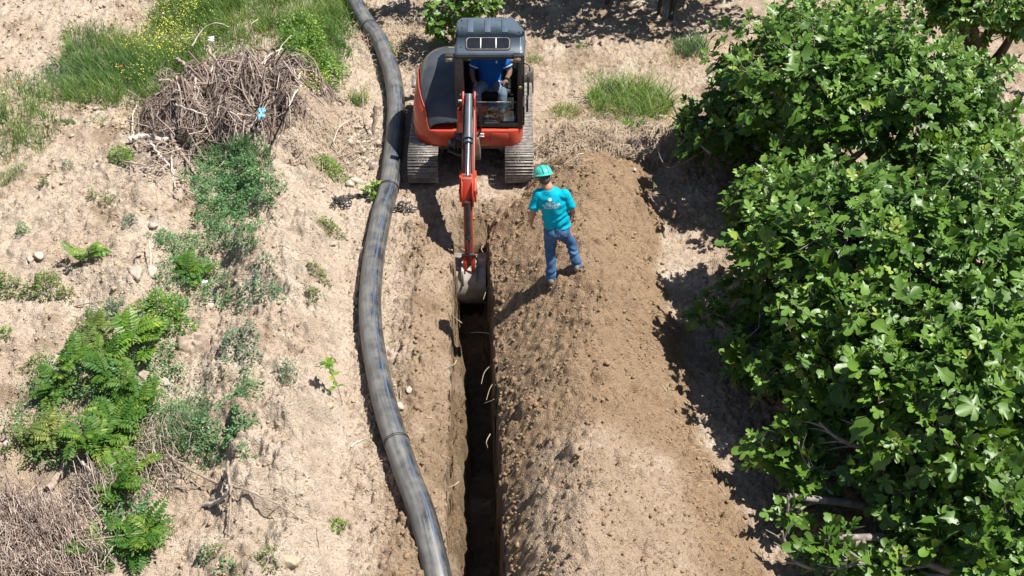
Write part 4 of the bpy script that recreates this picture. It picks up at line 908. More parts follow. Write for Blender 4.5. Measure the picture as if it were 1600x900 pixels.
# t-shirt
mb = MB()
loft(mb, [((.522, 12.105, 1.375), .172, .118), ((.512, 12.11, 1.46), .168, .118), ((.495, 12.115, 1.58), .166, .116), ((.468, 12.13, 1.72), .186, .126), ((.446, 12.135, 1.80), .186, .115), ((.43, 12.14, 1.865), .135, .088), ((.41, 12.15, 1.905), .075, .07)])
for S_, E_ in ((SL, EL), (SR, ER)):
    e2 = Vector(S_).lerp(Vector(E_), .72); limb(mb, [(Vector(S_) + Vector((0, 0, .0)), .066), (Vector(S_).lerp(Vector(E_), .4), .064), (e2, .067)])
ell(mb, (SL[0] + .03, SL[1], SL[2] - .005), (.078, .074, .058)); ell(mb, (SR[0] - .03, SR[1], SR[2] - .005), (.078, .074, .058))
tee = blob('t_shirt', M['tee'], mb, wk, .009, 4, lambda V: (.011 * np.sin((V[:, 2] * 1.2 - V[:, 0] * 1.0) * 46 + 4 * pn(V[:, 0] * 6, V[:, 2] * 5)) * np.clip((1.78 - V[:, 2]) * 4, 0, 1) * np.clip(pn(V[:, 0] * 6, V[:, 2] * 7) + .55, 0, 1) + .007 * pn(V[:, 0] * 13, V[:, 2] * 17)))
# back print, laid on the cloth
from mathutils.bvhtree import BVHTree
bvh = BVHTree.FromPolygons([v.co + tee.location + wk.location for v in tee.data.vertices], [p.vertices[:] for p in tee.data.polygons])
def onback(c, cx, cz, rot=.13):
    x = cx + c.x * math.cos(rot) - c.y * math.sin(rot); z = cz + c.x * math.sin(rot) + c.y * math.cos(rot)
    h = bvh.ray_cast(Vector((x, 11, z)), Vector((0, 1, 0))); y = h[0].y if h[0] else 12.02
    return Vector((x, y - .004, z))
for s_, sz, cz, cx in (('AYDIN', .036, 1.770, .432), ('BÜYÜKŞEHİR', .036, 1.738, .443), ('BELEDİYESİ', .036, 1.704, .447)):
    text(s_, sz, M['print'], 'printed_words', tee, lambda c, cx=cx, cz=cz: onback(c, cx, cz), 0)
u_ = MB()
for k_ in range(6):
    a = k_ * math.pi / 3; V = [onback(Vector((.012 * math.cos(a) + .010 * math.cos(t), .012 * math.sin(a) + .010 * math.sin(t), 0)), .425, 1.815) for t in np.linspace(0, 5.5, 8)]; u_.add([tuple(v) for v in V], [list(range(8))])
u_.build('flower_emblem', M['print'], tee)
# jeans
mb = MB()
loft(mb, [((.50, 12.10, 1.20), .10, .09), ((.522, 12.10, 1.28), .165, .122), ((.524, 12.105, 1.36), .165, .118), ((.520, 12.11, 1.43), .152, .105)])
ell(mb, (.46, 12.055, 1.30), (.088, .085, .10)); ell(mb, (.588, 12.06, 1.30), (.088, .085, .10))
limb(mb, [((.450, 12.10, 1.30), .098), ((.447, 12.09, 1.14), .084), ((LK[0], LK[1], LK[2]), .069), ((.462, 12.05, .78), .064), ((LA[0], LA[1] + .01, zl + .09), .066)])
limb(mb, [((.590, 12.10, 1.30), .098), ((.635, 12.14, 1.17), .084), ((RK[0], RK[1], RK[2]), .070), ((.748, 12.12, .90), .064), ((RA[0], RA[1] + .01, zr + .09), .066)])
jn = blob('jeans', M['denim'], mb, wk, .009, 4, lambda V: (.011 * np.sin(V[:, 2] * 70 + 5 * pn(V[:, 0] * 9, V[:, 2] * 6)) * np.clip((1.15 - V[:, 2]) * 3, .0, 1) * np.clip(pn(V[:, 0] * 9 + 3, V[:, 2] * 9) + .6, 0, 1) + .004 * pn(V[:, 0] * 20, V[:, 2] * 16)))
bv2 = BVHTree.FromPolygons([v.co + jn.location + wk.location for v in jn.data.vertices], [p.vertices[:] for p in jn.data.polygons])
for cx_ in (.457, .590):
    u_ = MB(); V = []
    for a, b_ in ((-.042, .05), (.042, .05), (.042, -.03), (0, -.055), (-.042, -.03), (-.042, .05)):
        h = bv2.ray_cast(Vector((cx_ + a, 11, 1.32 + b_)), Vector((0, 1, 0))); V.append((cx_ + a, (h[0].y if h[0] else 12.) - .001, 1.32 + b_))
    tube(u_, V, .0028, 4, False); u_.build('back_pocket', M['jean2'], jn)
for A, z0, yw in ((LA, zl, -.25), (RA, zr, .1)):
    mb = MB(); Rz = Matrix.Rotation(yw * -1, 3, 'Z')
    ell(mb, Vector((A[0], A[1], z0 + .045)) + Rz @ Vector((0, .06, 0)), (.048, .125, .045), Rz); ell(mb, (A[0], A[1] - .02, z0 + .07), (.045, .06, .06)); blob('shoe', M['shoe'], mb, wk, .009, 3)
# helmet
u_ = MB(); V = []; nr, ns = 10, 36
for i in range(nr + 1):
    a = math.pi / 2 * i / nr
    for j in range(ns):
        t = 2 * math.pi * j / ns; rr = max(0., math.cos(a)) ** .85; V.append(q(.112 * rr * math.sin(t), -.006 + .140 * rr * math.cos(t), .052 + .105 * math.sin(a)))
q_ = np.arange((nr + 1) * ns).reshape(nr + 1, ns); u_.add(V, np.stack([q_[:-1], q_[1:], np.roll(q_[1:], -1, 1), np.roll(q_[:-1], -1, 1)], -1).reshape(-1, 4))
V = []
for j in range(ns):
    t = 2 * math.pi * j / ns; br = .012 + .045 * max(0, math.cos(t)) ** 2
    V += [q(.112 * math.sin(t), -.006 + .140 * math.cos(t), .053), q((.112 + br) * math.sin(t), -.006 + (.140 + br) * math.cos(t), .042 - .15 * br), q((.112 + br) * math.sin(t), -.006 + (.140 + br) * math.cos(t), .036 - .15 * br), q(.108 * math.sin(t), -.006 + .136 * math.cos(t), .045)]
q_ = np.arange(ns * 4).reshape(ns, 4); u_.add(V, np.stack([q_, np.roll(q_, -1, 0), np.roll(np.roll(q_, -1, 0), -1, 1), np.roll(q_, -1, 1)], -1).reshape(-1, 4))
hm = u_.build('helmet', M['helmet'], wk, smooth=True)
u_ = MB()
for sx_ in (-.032, .032): tube(u_, [q(sx_ * math.cos(a) ** .3 if math.cos(a) > 0 else sx_, -.006 + .138 * math.cos(a), .056 + .1125 * math.sin(a) ** .95) for a in np.linspace(.05, math.pi - .05, 24)], .0028, 5, False)
u_.build('crown_groove', M['seam'], hm, smooth=True)

wk.scale = (.94,) * 3; wk.location.y += _Y - 12.03; wk.location.z += zlt - .50 + .005
# --- operator
op = empty('person', (-.31, 15.85, .80), 'person in royal blue t-shirt and jeans sitting at the digger controls', 'person')
mb = MB()
loft(mb, [((-.31, 15.84, 1.10), .14, .11), ((-.31, 15.87, 1.25), .14, .11), ((-.31, 15.92, 1.45), .16, .11), ((-.31, 15.93, 1.56), .15, .09), ((-.31, 15.92, 1.62), .06, .06)])
limb(mb, [((-.31, 15.92, 1.60), .056), ((-.31, 15.90, 1.68), .052)]); q2, Rm2 = headparts(mb, (-.31, 15.87, 1.77), (0.03, -.85, -.4), .95)
oe, ow, oe2, ow2 = (-.575, 15.83, 1.36), (-.545, 15.63, 1.30), (-.035, 15.83, 1.36), (-.085, 15.62, 1.31)
limb(mb, [((-.49, 15.91, 1.55), .055), (oe, .042), (ow, .029)]); limb(mb, [((-.13, 15.91, 1.55), .055), (oe2, .042), (ow2, .029)])
hand(mb, ow, (.1, -1, .05), (1, 0, .2), (0, 0, -1), .9); hand(mb, ow2, (-.05, -1, .05), (-1, 0, .2), (0, 0, -1), .9)
for hx, kx, fx in ((-.39, -.50, -.47), (-.23, -.135, -.16)):
    limb(mb, [((hx, 15.84, 1.12), .08), ((kx, 15.50, 1.20), .055), ((fx, 15.42, .90), .038)]); ell(mb, (fx, 15.37, .855), (.035, .10, .032))
blob('body', M['skin'], mb, op, .008, 3)
mb = MB(); ell(mb, q2(0, -.012, .036), (.080, .100, .092), Rm2); ell(mb, q2(0, -.04, -.02), (.074, .065, .06), Rm2); blob('hair', M['hair'], mb, op, .009, 1)
mb = MB()
loft(mb, [((-.31, 15.82, 1.13), .172, .135), ((-.31, 15.86, 1.27), .178, .138), ((-.31, 15.91, 1.44), .19, .128), ((-.31, 15.92, 1.54), .18, .11), ((-.31, 15.92, 1.60), .12, .08), ((-.31, 15.92, 1.635), .07, .065)])
for S_, E_ in (((-.49, 15.91, 1.55), oe), ((-.13, 15.91, 1.55), oe2)): limb(mb, [(S_, .075), (Vector(S_).lerp(Vector(E_), .7), .068)])
ts = blob('t_shirt', M['blue'], mb, op, .01, 4, folds(2, .004))
for S_, E_ in (((-.49, 15.91, 1.55), oe), ((-.13, 15.91, 1.55), oe2)):
    u_ = MB(); a = Vector(S_).lerp(Vector(E_), .68); b_ = Vector(S_).lerp(Vector(E_), .76); tube(u_, [a, b_], .073, 18, False); u_.build('sleeve_band', M['print'], ts, smooth=True)
u_ = MB()
bv3 = BVHTree.FromPolygons([v.co + ts.location + op.location for v in ts.data.vertices], [p.vertices[:] for p in ts.data.polygons])
V = []
for t in np.linspace(0, 5.6, 9):
    x_, z_ = -.22 + .014 * math.cos(t), 1.50 + .022 * math.sin(t); h = bv3.ray_cast(Vector((x_, 15.2, z_)), Vector((0, 1, 0))); V.append((x_, (h[0].y if h[0] else 15.8) - .003, z_))
u_.add(V, [list(range(9))]); u_.build('chest_emblem', M['print'], ts)
mb = MB(); loft(mb, [((-.31, 15.85, 1.05), .17, .14), ((-.31, 15.84, 1.17), .165, .13)])
for hx, kx, fx in ((-.39, -.50, -.47), (-.23, -.135, -.16)): limb(mb, [((hx, 15.84, 1.12), .095), ((kx, 15.49, 1.20), .072), ((fx, 15.42, .93), .060)])
blob('jeans', M['jean2'], mb, op, .01, 4, folds(5, .005))
for fx in (-.47, -.16): mb = MB(); ell(mb, (fx, 15.36, .85), (.045, .12, .042)); ell(mb, (fx, 15.42, .875), (.042, .05, .05)); blob('shoe', M['dark'], mb, op, .01, 2)
# ---------------- grass and weeds (stuff) ----------------
def pxell(n_, lst):
    """random ground points inside pixel ellipses (u,v,ru,rv,weight)"""
    wts = np.array([l[4] for l in lst], float); k_ = rng.choice(len(lst), n_, p=wts / wts.sum()); L = np.array(lst)[k_]
    a = rng.random(n_) * 6.283; q_ = np.sqrt(rng.random(n_)) * (1 + .25 * np.sin(a * 3 + k_) + .15 * np.sin(a * 7 + 2 * k_))
    x, y, z = G(L[:, 0] + q_ * np.cos(a) * L[:, 2], L[:, 1] + q_ * np.sin(a) * L[:, 3]); return x, y, H(x, y)
def stuff(mb, name, mt, label, cat): return tag(mb.build(name, mt), label, cat, kind='stuff')
TOPL = [(300, 60, 90, 60, 3), (400, 20, 140, 45, 3.4), (170, 110, 80, 55, 2.4), (250, 110, 60, 50, 1.8), (330, 10, 80, 30, 1.5), (490, 60, 60, 45, 1.8), (520, 30, 35, 50, 1.0), (30, 195, 55, 60, .9), (120, 155, 70, 18, .4), (215, 150, 70, 20, .5)]
mb = MB(); x, y, z = pxell(17000, TOPL); n_ = len(x)
blades(mb, np.stack([x, y, z - .01], -1), rng.uniform(.14, .44, n_) * (1 - .35 * (x < -8)), rng.uniform(.006, .014, n_), .6, rnd=np.clip(.45 + .5 * fbm(x, y, .8, 2, 70) + rng.normal(0, .2, n_), 0, 1))
stuff(mb, 'grass', M['grass'], 'tall green grass behind the brushwood heap at the top left', 'grass')
mb = MB(); x, y, z = pxell(5200, [(160, 105, 75, 45, 2), (130, 130, 40, 20, .6), (90, 140, 90, 18, .5), (235, 130, 50, 25, .6), (350, 235, 45, 28, .8), (400, 250, 30, 25, .4)]); n_ = len(x)
blades(mb, np.stack([x, y, z - .01], -1), rng.uniform(.12, .30, n_), rng.uniform(.007, .014, n_), .55)
stuff(mb, 'blue_green_grass', M['bluegrass'], 'grey green grass patch left of the brushwood heap', 'grass')
# flowering weeds
mb = MB(); x, y, z = pxell(1300, [(250, 80, 45, 40, 2), (290, 60, 45, 50, 1.6), (300, 20, 40, 20, .7), (490, 150, 28, 18, .5), (225, 140, 40, 14, .3)]); n_ = len(x); hgt = rng.uniform(.18, .42, n_)
leaves(mb, np.stack([x, y, z + hgt], -1), rng.normal(0, 1, (n_, 3)) * [1, 1, .2], np.stack([rng.normal(0, .3, n_), rng.normal(0, .3, n_), np.ones(n_)], -1), rng.uniform(.012, .024, n_), OVT, OVF, wid=2.)
stuff(mb, 'yellow_flowers', M['yellow'], 'tiny yellow flowers above the grass beside the brushwood heap', 'flowers')
mb = MB()
for k_, (u_0, v_0) in enumerate(((195, 127), (36, 153))):
    p = g1(u_0, v_0); p.z += .25; mb = MB(); a = np.arange(5) * 1.257
    leaves(mb, np.tile(np.array(p), (5, 1)), np.stack([np.cos(a), np.sin(a), 0 * a + .3], -1), np.tile([0, 0, 1.], (5, 1)), .028, OVT, OVF, wid=1.8); tube(mb, [p - Vector((0, 0, .25)), p], .003, 4)
    tag(mb.build('poppy', M['poppy'], origin=p), ['red poppy in the grey green grass left of the brushwood heap', 'red poppy in the sparse grass by the left edge'][k_], 'flower')
# green ground cover
def cover(name, lst, n_, h0, ls, mt, label):
    mb = MB(); x, y, z = pxell(n_, lst); hh = (.25 + .75 * ss(-.6, .6, fbm(x, y, .22, 3, 77))) * h0
    P = np.stack([x, y, z + hh * rng.random(n_) ** .5], -1); leaves(mb, P, rng.normal(0, 1, (n_, 3)) * [1, 1, .5] + [0, 0, .25], np.stack([rng.normal(0, .5, n_), rng.normal(0, .5, n_), np.ones(n_)], -1), ls * rng.uniform(.5, 1.3, n_), OVT, OVF, rnd=np.clip(.5 + .5 * fbm(x, y, .3, 2, 78) + rng.normal(0, .2, n_), 0, 1), wid=1.2)
    return stuff(mb, name, mt, label, 'undergrowth')
cover('clover', [(355, 270, 60, 40, 3), (385, 300, 50, 40, 3), (340, 315, 45, 45, 2.4), (300, 390, 55, 22, .9), (370, 360, 45, 35, 1.3), (290, 430, 45, 30, .8), (340, 460, 30, 30, .5)], 15000, .20, .030, M['herb'], 'dense blue green leafy ground cover below the brushwood heap')
cover('weeds', [(480, 100, 45, 45, 3), (510, 125, 30, 30, 1.6), (470, 60, 40, 30, 1)], 5200, .45, .045, M['fresh'], 'bright leafy weeds between the brushwood heap and the pipe')
cover('low_weeds', [(330, 410, 90, 50, 1), (280, 460, 50, 40, 1), (330, 620, 60, 60, .6), (270, 640, 50, 40, .8), (330, 700, 40, 40, .5), (110, 670, 90, 80, 2.0), (60, 640, 40, 50, .6), (240, 590, 40, 50, .8), (260, 720, 50, 50, .8), (410, 350, 30, 30, .3)], 5200, .10, .026, M['greyherb'], 'sparse grey green weeds spread over the left bank')
cover('strip_weeds', [(130, 600, 80, 50, 1.4), (200, 650, 70, 50, 1.4), (190, 720, 60, 50, 1.4), (90, 690, 60, 45, .9), (200, 800, 45, 50, 1.1), (240, 570, 50, 35, .9), (260, 500, 50, 35, .9), (190, 860, 40, 30, .6), (300, 680, 40, 40, .6)], 7500, .24, .036, M['herb'], 'tangled green weeds filling the strip between the feathery shrubs')
cover('yellowing_weeds', [(110, 640, 90, 60, 1.2), (60, 700, 60, 40, 1), (170, 560, 70, 30, .8), (230, 700, 60, 60, .8)], 2600, .30, .030, M['olive'], 'yellowing olive weeds mixed into the strip of shrubs at lower left')
mb = MB(); x, y, z = pxell(7000, [(980, 180, 80, 22, 2), (890, 180, 40, 16, .6), (1080, 85, 45, 20, .8), (640, 60, 100, 25, 1), (960, 100, 120, 30, .7), (580, 120, 40, 50, .6), (230, 190, 60, 30, .6), (50, 250, 60, 50, .5), (560, 230, 60, 30, .3), (150, 380, 150, 120, .5), (480, 20, 60, 20, .4)]); n_ = len(x)
blades(mb, np.stack([x, y, z - .01], -1), rng.uniform(.03, .14, n_), rng.uniform(.004, .009, n_), 1.2)
stuff(mb, 'dry_grass', M['drygrass'], 'short dry straw coloured grass scattered over the ground', 'grass')
# straw and litter lying flat
def litter(name, lst, n_, L0, L1, r0, mt, label, lift=.03, kind='stuff', cat='litter', seg=3, bend=.25):
    mb = MB(); x, y, z = pxell(n_, lst); a = rng.random(n_) * 6.283; L = rng.uniform(L0, L1, n_) / 2; t = np.linspace(-1, 1, seg)[None]
    bd = rng.normal(0, bend, n_)[:, None] * L[:, None]
    X = x[:, None] + np.cos(a)[:, None] * t * L[:, None] - np.sin(a)[:, None] * bd * (1 - t * t); Y = y[:, None] + np.sin(a)[:, None] * t * L[:, None] + np.cos(a)[:, None] * bd * (1 - t * t)
    Z = H(X, Y) + .006 + lift * rng.random(n_)[:, None] + rng.normal(0, lift * .5, X.shape)
    P = np.stack([X, Y, Z], -1); rr = (r0 * rng.uniform(.6, 1.5, n_))[:, None]
    S = np.stack([-np.sin(a), np.cos(a), 0 * a], -1)[:, None] * rr[..., None]; U = np.array([0, 0, 1.]) * rr[..., None]
    V = np.stack([P - S, P + U * 1.3, P + S], 2).reshape(n_, seg * 3, 3); f = []
    for i in range(seg - 1):
        for j in (0, 1): f.append([3 * i + j, 3 * i + j + 1, 3 * i + j + 4, 3 * i + j + 3])
    mb.add(V.reshape(-1, 3), (np.array(f)[None] + (np.arange(n_) * seg * 3)[:, None, None]).reshape(-1, 4), np.repeat(rng.random(n_), seg * 3))
    return tag(mb.build(name, mt), label, cat, kind=kind)
litter('straw_litter', [(960, 225, 120, 32, 3), (1090, 220, 50, 30, .9), (900, 240, 50, 25, .6), (640, 70, 90, 40, .7), (520, 240, 60, 50, .5)], 5200, .08, .35, .0035, M['straw'], 'matted dead straw and stalks along the berm behind the spoil heap', .10)
litter('chaff', [(300, 500, 300, 380, 1), (960, 110, 200, 80, .8), (1150, 300, 100, 40, .2), (150, 300, 150, 100, .4), (1250, 700, 200, 150, .4)], 3600, .03, .12, .0028, M['straw'], 'bits of straw and broken stalk strewn over the dry ground', .012)
litter('brittle_twigs', [(60, 865, 95, 60, 3), (0, 830, 70, 50, 1.6), (165, 775, 50, 30, .4), (-60, 880, 80, 60, 1), (240, 720, 60, 50, .4)], 3300, .10, .42, .0034, M['twig'], 'tangled mat of brittle grey twigs in the bottom left corner', .22, seg=5, bend=.4)
litter('gravelly_twigs', [(380, 150, 90, 60, 1), (280, 230, 90, 50, 1), (560, 230, 40, 40, .3), (200, 720, 60, 60, .3)], 1500, .08, .35, .004, M['twig'], 'small twig debris around the foot of the brushwood heap', .04)

# ---------------- brushwood heap ----------------
bc = g1(352, 200); 
def pile_z(x, y): 
    r2 = ((x - bc.x) / 1.4) ** 2 + ((y - bc.y - .5) / 1.4) ** 2; return H(x, y, False) + (.52 + .42 * fbm(x, y, .5, 3, 80)) * np.clip(1 - r2 * (1 + .4 * fbm(x, y, .7, 2, 81)), 0, 1) ** .6
mb = MB()
for i in range(2300):
    a = random.random() * 6.283; q_ = math.sqrt(random.random()); x0 = bc.x + 1.50 * q_ * math.cos(a) * (1 + .2 * math.sin(3 * a)); y0 = bc.y + .45 + 1.5 * q_ * math.sin(a) * (1 + .15 * math.sin(2 * a + 1))
    th = random.gauss(-1.2, .8) if random.random() < .35 else random.random() * 6.28; L = random.uniform(.2, .95); bd = random.gauss(0, .25) * L; tl = random.gauss(0, .28) * L
    t = np.linspace(-.5, .5, 6); X = x0 + math.cos(th) * t * L - math.sin(th) * bd * (1 - 4 * t * t); Y = y0 + math.sin(th) * t * L + math.cos(th) * bd * (1 - 4 * t * t)
    Z = pile_z(X, Y) + random.uniform(-.16, .06) + t * tl + np.abs(t) * random.uniform(-.08, .12); tube(mb, np.stack([X, Y, Z], -1), np.linspace(1, .4, 6) * random.choice([.0035, .0035, .004, .005, .006, .006, .009, .014, .02]), 4, False, random.random())
heap = mb.build('brushwood_heap', M['twig'], origin=(bc.x, bc.y, bc.z)); tag(heap, 'large heap of tangled dry pruned branches and twigs among green grass', 'brushwood')
def stick(name, pts, r0, label, mt='wood', cat='branch', group=None, lifts=None, side=0, taper=.45):
    P = []
    for i, (u_0, v_0) in enumerate(pts):
        p = g1(u_0, v_0); p.z += r0 * .8 + (lifts[i] if lifts else 0.)
        if lifts and lifts[i]: xx, yy = W(u_0, v_0, p.z); p.x, p.y = float(xx), float(yy)
        P.append(p)
    C_ = catmull(P, 7); nC = len(C_); 
    if nC > 6: C_[:, :] += np.stack([rng.normal(0, r0 * .35, nC)] * 3, -1) * [1, .6, .4]
    mb = MB(); tube(mb, C_, np.linspace(r0, r0 * taper, nC) * (1 + .12 * rng.normal(0, 1, nC)), 8, attr=random.random())
    for s_ in range(side):
        i = random.randrange(nC // 4, nC - 2); d = (C_[i + 1] - C_[i]); d /= np.linalg.norm(d); o_ = np.cross(d, [0, 0, 1]) * random.choice((-1, 1)); L = random.uniform(.15, .45)
        tube(mb, catmull([C_[i], C_[i] + (d * .5 + o_ * .6) * L * .5 + [0, 0, .02], C_[i] + (d * .9 + o_ * .7) * L + [0, 0, random.uniform(-.02, .06)]], 4), [r0 * .45 * (1 - k_ / 10) for k_ in range(9)], 5)
    o = mb.build(name, M[mt], origin=P[0], smooth=True); return tag(o, label, cat, group)
GB = 'loose branches on the brushwood heap'
stick('branch', [(278, 92), (292, 104), (308, 108), (325, 95), (336, 82)], .030, 'thick dark curved branch sticking out left from the top of the brushwood heap', 'wood', group=GB, lifts=[.25, .3, .35, .45, .5])
stick('branch', [(325, 72), (335, 92), (350, 112), (362, 128)], .028, 'brown forked branch running down from the peak of the brushwood heap', 'wood', group=GB, lifts=[.6, .62, .6, .5], side=2)
stick('branch', [(300, 72), (318, 45), (338, 36), (358, 42)], .014, 'pale thin branch arching over the top left of the brushwood heap', 'palewood', group=GB, lifts=[.35, .6, .7, .6])
stick('branch', [(368, 86), (385, 88), (402, 97)], .022, 'short pale bent branch on top of the brushwood heap', 'palewood', group=GB, lifts=[.6, .62, .6], side=1)
stick('branch', [(400, 62), (392, 40), (403, 30), (398, 66)][:3], .012, 'thin pale twig standing up behind the brushwood heap', 'palewood', group=GB, lifts=[.5, .8, .9])
stick('branch', [(415, 108), (432, 90), (440, 72), (455, 55)], .011, 'thin curved branch leaning right off the brushwood heap', 'palewood', group=GB, lifts=[.5, .5, .55, .6])
stick('branch', [(325, 110), (315, 130), (310, 158), (305, 180)], .018, 'light brown branch lying down the left face of the brushwood heap', 'wood', group=GB, lifts=[.5, .45, .3, .12], side=2)
stick('branch', [(278, 145), (268, 160), (250, 170), (240, 166)], .014, 'pale bent stick at the left foot of the brushwood heap', 'palewood', group=GB, side=1, lifts=[.15, .1, .06, .04])
stick('branch', [(203, 218), (225, 212), (250, 218), (268, 217)], .042, 'stout bleached log lying left of the brushwood heap', 'palewood', group=GB, lifts=[.05, .08, .08, .08], taper=.9)
stick('branch', [(235, 222), (248, 242), (262, 255), (275, 272)], .024, 'pale forked branch curving below the bleached log', 'palewood', group=GB, lifts=[.1, .1, .06, .04], side=3)
stick('branch', [(268, 210), (280, 235), (295, 255), (305, 272)], .034, 'thick light brown branch below the brushwood heap', 'wood', group=GB, lifts=[.1, .1, .08, .04], side=2)
stick('branch', [(222, 266), (245, 270), (262, 280), (275, 292)], .024, 'dark weathered branch lowest below the brushwood heap', 'wood', group=GB, side=2)
stick('branch', [(363, 230), (372, 215), (382, 208)], .030, 'stubby grey branch at the front foot of the brushwood heap', 'palewood', group=GB, lifts=[.06, .1, .12])
stick('branch', [(290, 185), (300, 200), (318, 208), (334, 212)], .016, 'thin pale branch bent across the front of the brushwood heap', 'palewood', group=GB, lifts=[.15, .15, .12, .1], side=1)
stick('branch', [(200, 188), (225, 196), (248, 205), (268, 222), (290, 230)], .011, 'long thin grey branch slanting over the bleached log', 'wood', group=GB, lifts=[.15, .18, .18, .14, .1], side=1)
stick('branch', [(205, 265), (225, 255), (245, 243)], .009, 'thin dark stick left below the bleached log', 'wood', group=GB, lifts=[.02, .04, .1])
for i in range(34):
    u_0, v_0 = random.gauss(264, 40), random.gauss(222, 38); a_ = random.random() * 3.14; L_ = random.uniform(14, 46); h_ = random.uniform(.02, .22); k_ = random.uniform(-8, 8)
    stick('pruned_stick', [(u_0 - L_ * math.cos(a_), v_0 - L_ * .7 * math.sin(a_)), (u_0 + k_, v_0 + k_), (u_0 + L_ * math.cos(a_), v_0 + L_ * .7 * math.sin(a_))], random.uniform(.008, .018), 'loose pale stick at the lower left foot of the brushwood heap', random.choice(['palewood', 'wood']), group='loose sticks at the foot of the heap', lifts=[h_ * random.random(), h_, h_ * random.random()], side=random.choice((0, 1)))
for i in range(9):
    u_0, v_0 = random.gauss(375, 45), random.gauss(125, 35); a_ = random.random() * 3.14; L_ = random.uniform(14, 30); k_ = random.uniform(-8, 8)
    stick('pruned_stick', [(u_0 - L_ * math.cos(a_), v_0 - L_ * .7 * math.sin(a_)), (u_0 + k_, v_0 + k_), (u_0 + L_ * math.cos(a_), v_0 + L_ * .7 * math.sin(a_))], random.uniform(.012, .024), 'loose pale stick lying on top of the brushwood heap', 'palewood', group='loose sticks on the heap', lifts=[.55, .6, .5])
# blue rag, white rag
def rag(name, u_0, v_0, s_, mt, label, lift=.3):
    p = g1(u_0, v_0); q_ = W(u_0, v_0, p.z + lift); p = Vector((float(q_[0]), float(q_[1]), p.z + lift)); k_ = 12; mb = MB(); V = []
    for i in range(k_):
        for j in range(k_):
            a, b_ = i / (k_ - 1) - .5, j / (k_ - 1) - .5; V.append((p.x + a * s_ * .6 + .02 * math.sin(9 * b_ + i), p.y + b_ * s_ * .9, p.z + s_ * .5 * b_ + .25 * s_ * float(pn(a * 5 + u_0, b_ * 5))))
    q_ = np.arange(k_ * k_).reshape(k_, k_); mb.add(V, np.stack([q_[:-1, :-1], q_[1:, :-1], q_[1:, 1:], q_[:-1, 1:]], -1).reshape(-1, 4)); return tag(mb.build(name, mt, origin=p, smooth=True), label, 'rag')
M['bluerag'] = simple('light_blue_plastic', (.18, .52, .72), .4, var=.15, sc=20); M['whiterag'] = simple('white_plastic', (.7, .7, .7), .5)
rag('plastic_bag', 408, 177, .15, M['bluerag'], 'crumpled light blue plastic bag on the front of the brushwood heap', .35)
rag('plastic_scrap', 330, 61, .09, M['whiterag'], 'small white plastic scrap on the peak of the brushwood heap', .55)
rag('plastic_scrap', 319, 443, .09, M['whiterag'], 'small white plastic scrap among the weeds on the left bank', .06)
# sticks on the bank
stick('fallen_branch', [(262, 712), (300, 735), (345, 757), (375, 763), (420, 780), (455, 800), (492, 826)], .016, 'long thin fallen branch arching across the bare bank', 'wood', side=2, lifts=[.1, .12, .12, .12, .1, .1, .08])
stick('stick', [(356, 722), (359, 757), (360, 790), (358, 838)], .017, 'upright grey stick crossing the long fallen branch', 'wood', lifts=[.25, .14, .08, .0])
stick('branch', [(318, 790), (338, 784), (352, 775), (357, 757)], .024, 'bleached hooked branch below the crossing stick', 'palewood', lifts=[.02, .04, .08, .16])
stick('stick', [(495, 826), (500, 862)], .012, 'short dark stick at the right end of the fallen branch', 'wood', lifts=[.08, .0])
stick('stick', [(258, 756), (290, 762), (330, 758), (352, 752)], .008, 'thin stalk running left from the crossing stick', 'wood', lifts=[.02, .03, .05, .1])
stick('stick', [(80, 486), (120, 482), (165, 473), (220, 464)], .014, 'long grey stick lying left of the grey green shrub', 'wood', side=1)
stick('reed', [(40, 562), (80, 535), (115, 512), (148, 492)], .007, 'long pale reed lying at the left edge of the bank', 'straw')
stick('reed', [(120, 846), (150, 842), (225, 832)], .007, 'pale reed lying across the lowest green fronds', 'straw', lifts=[.1, .2, .3])
stick('stick', [(548, 702), (556, 696), (572, 688)], .013, 'short pale stick lying left of the pipe joint', 'palewood')
stick('stick', [(232, 376), (235, 400), (236, 428)], .016, 'pale stick standing among the white rocks', 'palewood', lifts=[.2, .1, 0])
stick('branch', [(128, 720), (140, 740), (120, 770), (105, 790)], .016, 'bleached bent branch above the twig mat', 'palewood', lifts=[.15, .2, .15, .08], side=2)
stick('log', [(78, 762), (92, 740)], .045, 'short grey log beside the twig mat', 'wood', lifts=[.05, .06], taper=.9)
stick('stick', [(525, 246), (545, 240), (570, 234), (582, 220)], .013, 'brown stick lying on the stones left of the pipe', 'wood', lifts=[.05] * 4, side=1)
stick('stick', [(520, 222), (530, 200), (545, 188), (560, 182)], .010, 'pale curved root above the stones left of the pipe', 'palewood', lifts=[.05, .12, .15, .1])
stick('stake', [(583, 212), (588, 165)], .035, 'cut brown stump standing left of the pipe beside green leaves', 'wood', lifts=[0, .45], taper=.9, cat='stump')
stick('stake', [(570, 205), (566, 150), (563, 135)], .014, 'dark thin stem standing left of the cut stump', 'wood', lifts=[0, .35, .5], cat='stump')
